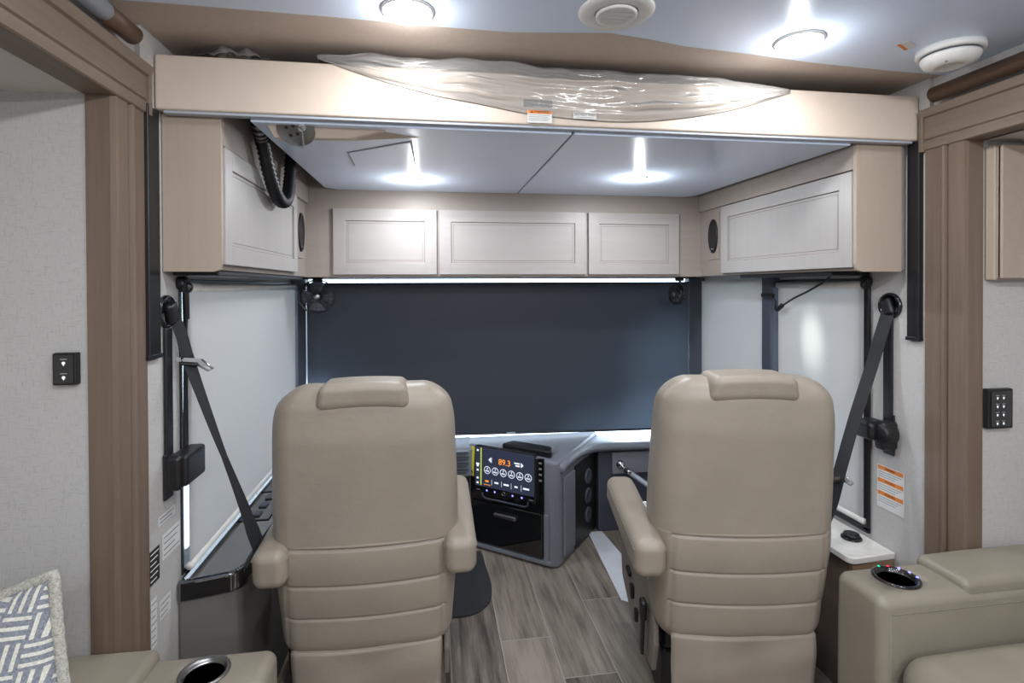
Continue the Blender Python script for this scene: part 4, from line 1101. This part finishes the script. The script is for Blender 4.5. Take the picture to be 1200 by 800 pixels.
# smoke detector
t = thing('smoke_detector', 'white round smoke detector at the top right', 'smoke detector', (1.458, 1.318, 2.118))
B().lathe([(0, 0), (.080, 0), (.081, -.012), (.078, -.018), (.070, -.018)], n=48).done('base', 'white', t)
B().lathe([(.069, -.018), (.069, -.023), (.060, -.024)], n=48).done('slot_ring', 'dgrey', t)
B().lathe([(.070, -.023), (.070, -.030), (.062, -.044), (.040, -.052), (.028, -.053), (.026, -.050), (0, -.050)], n=48).done('cover', 'white', t)
B().lathe([(0, -.002), (.004, -.002), (.004, 0)], Matrix.Translation((-.045, -.03, -.050)), n=10).done('test_light', 'inkg', t)
# ceiling sticker
t = thing('ceiling_sticker', 'narrow orange and white sticker between light and smoke detector', 'sticker', (1.318, 1.318, 2.1174), math.radians(28))
B().box(-.030, .030, -.014, .014, -.0006, 0).done('backing', 'label', t)
B().box(-.030, .030, .006, .014, -.001, -.0006).done('orange_band', 'orange', t)

# ------------------------------------------------------------------ floor items
o = tag(B().prism(roundpoly([(-.30, 2.335), (.18, 2.335), (.265, 2.42), (.285, 2.56), (.262, 2.90), (-.30, 2.90)], [.02, .08, .08, .06, .01, .01], 6), .001, .010, 'Z', .003).done('floor_mat', 'carpet'), 'charcoal carpet mat on the floor ahead of the left seat', 'mat')
o = tag(B().prism([(.905, 3.03), (.99, 3.03), (1.02, 2.60), (1.0, 2.25), (.86, 2.35)][::-1], .001, .004, 'Z').done('paper_sheet', 'paper'), 'white paper strip on the floor left of the right seat', 'paper')
b = B(); vs, fs = [], []
for i in range(41):
    a = i / 40 * 2.3 * 2 * PI; r = .017 + .006 * i / 40
    for k in (0, 1): vs.append((r * math.cos(a), -.09 + .2 * k, r * math.sin(a) + .024))
for i in range(40): fs.append((2 * i, 2 * i + 1, 2 * i + 3, 2 * i + 2))
o = B().add(vs, fs, smooth=True).done('paper_roll', 'paper'); so = o.modifiers.new('t', 'SOLIDIFY'); so.thickness = .001
o.location = (1.365, 1.84, 0); o.rotation_euler = (0, 0, -.35); tag(o, 'rolled white paper on the floor between right seat and side cabinet', 'paper')

# ------------------------------------------------------------------ daylight
wd = bpy.data.worlds.new('World'); S.world = wd; wd.use_nodes = True
bg = wd.node_tree.nodes['Background']; bg.inputs[0].default_value = (.78, .89, 1.0, 1); bg.inputs[1].default_value = 5
# point lamps added outside the windshield to make its shade glow
for p, e in (((1.28, 3.30, .62), 60), ((.95, 3.32, .50), 40), ((-.62, 3.22, .80), 60), ((1.40, 3.36, 1.00), 40)):
    li = bpy.data.lights.new('shade_glow_lamp', 'POINT'); li.energy = e; li.shadow_soft_size = .05; li.color = (.8, .9, 1)
    l = bpy.data.objects.new('shade_glow_lamp', li); COL.objects.link(l); l.location = p
li = bpy.data.lights.new('shade_glow_lamp', 'SPOT'); li.energy = 3200; li.spot_size = math.radians(6.5); li.spot_blend = .6; li.shadow_soft_size = .03; li.color = (.92, 1, .92)  # spot put outside to throw the bright oval on the narrow right shade
l = bpy.data.objects.new('shade_glow_lamp', li); COL.objects.link(l); l.location = (2.35, 2.16, 2.35)
l.rotation_euler = (Vector((1.60, 2.05, 1.22)) - l.location).to_track_quat('-Z', 'Y').to_euler()

# ------------------------------------------------------------------ camera
cam = bpy.data.cameras.new('camera'); co = bpy.data.objects.new('camera', cam); COL.objects.link(co)
f = 626.9; yaw, pit, rol = .15048, .008786, -.004105
c, s = math.cos, math.sin
Bm = Matrix(((1, 0, 0), (0, 0, -1), (0, 1, 0)))
Rz = Matrix(((c(yaw), -s(yaw), 0), (s(yaw), c(yaw), 0), (0, 0, 1)))
Rx = Matrix(((1, 0, 0), (0, c(pit), -s(pit)), (0, s(pit), c(pit))))
Rr = Matrix(((c(rol), -s(rol), 0), (s(rol), c(rol), 0), (0, 0, 1)))
Mw = Rr @ Rx @ Bm @ Rz          # world -> (right, down, forward)
R = Matrix((Mw[0], -Mw[1], -Mw[2])).transposed().to_4x4(); R.translation = (0, 0, 1.45)
co.matrix_world = R
cam.sensor_width = 36; cam.lens = f * 36 / 1200; cam.shift_y = -59.2 / 1200; cam.clip_start = .02
S.camera = co
S.view_settings.view_transform = 'Standard'; S.view_settings.look = 'None'
S.view_settings.exposure = 0.3; S.view_settings.gamma = 1; S.view_settings.use_curve_mapping = False
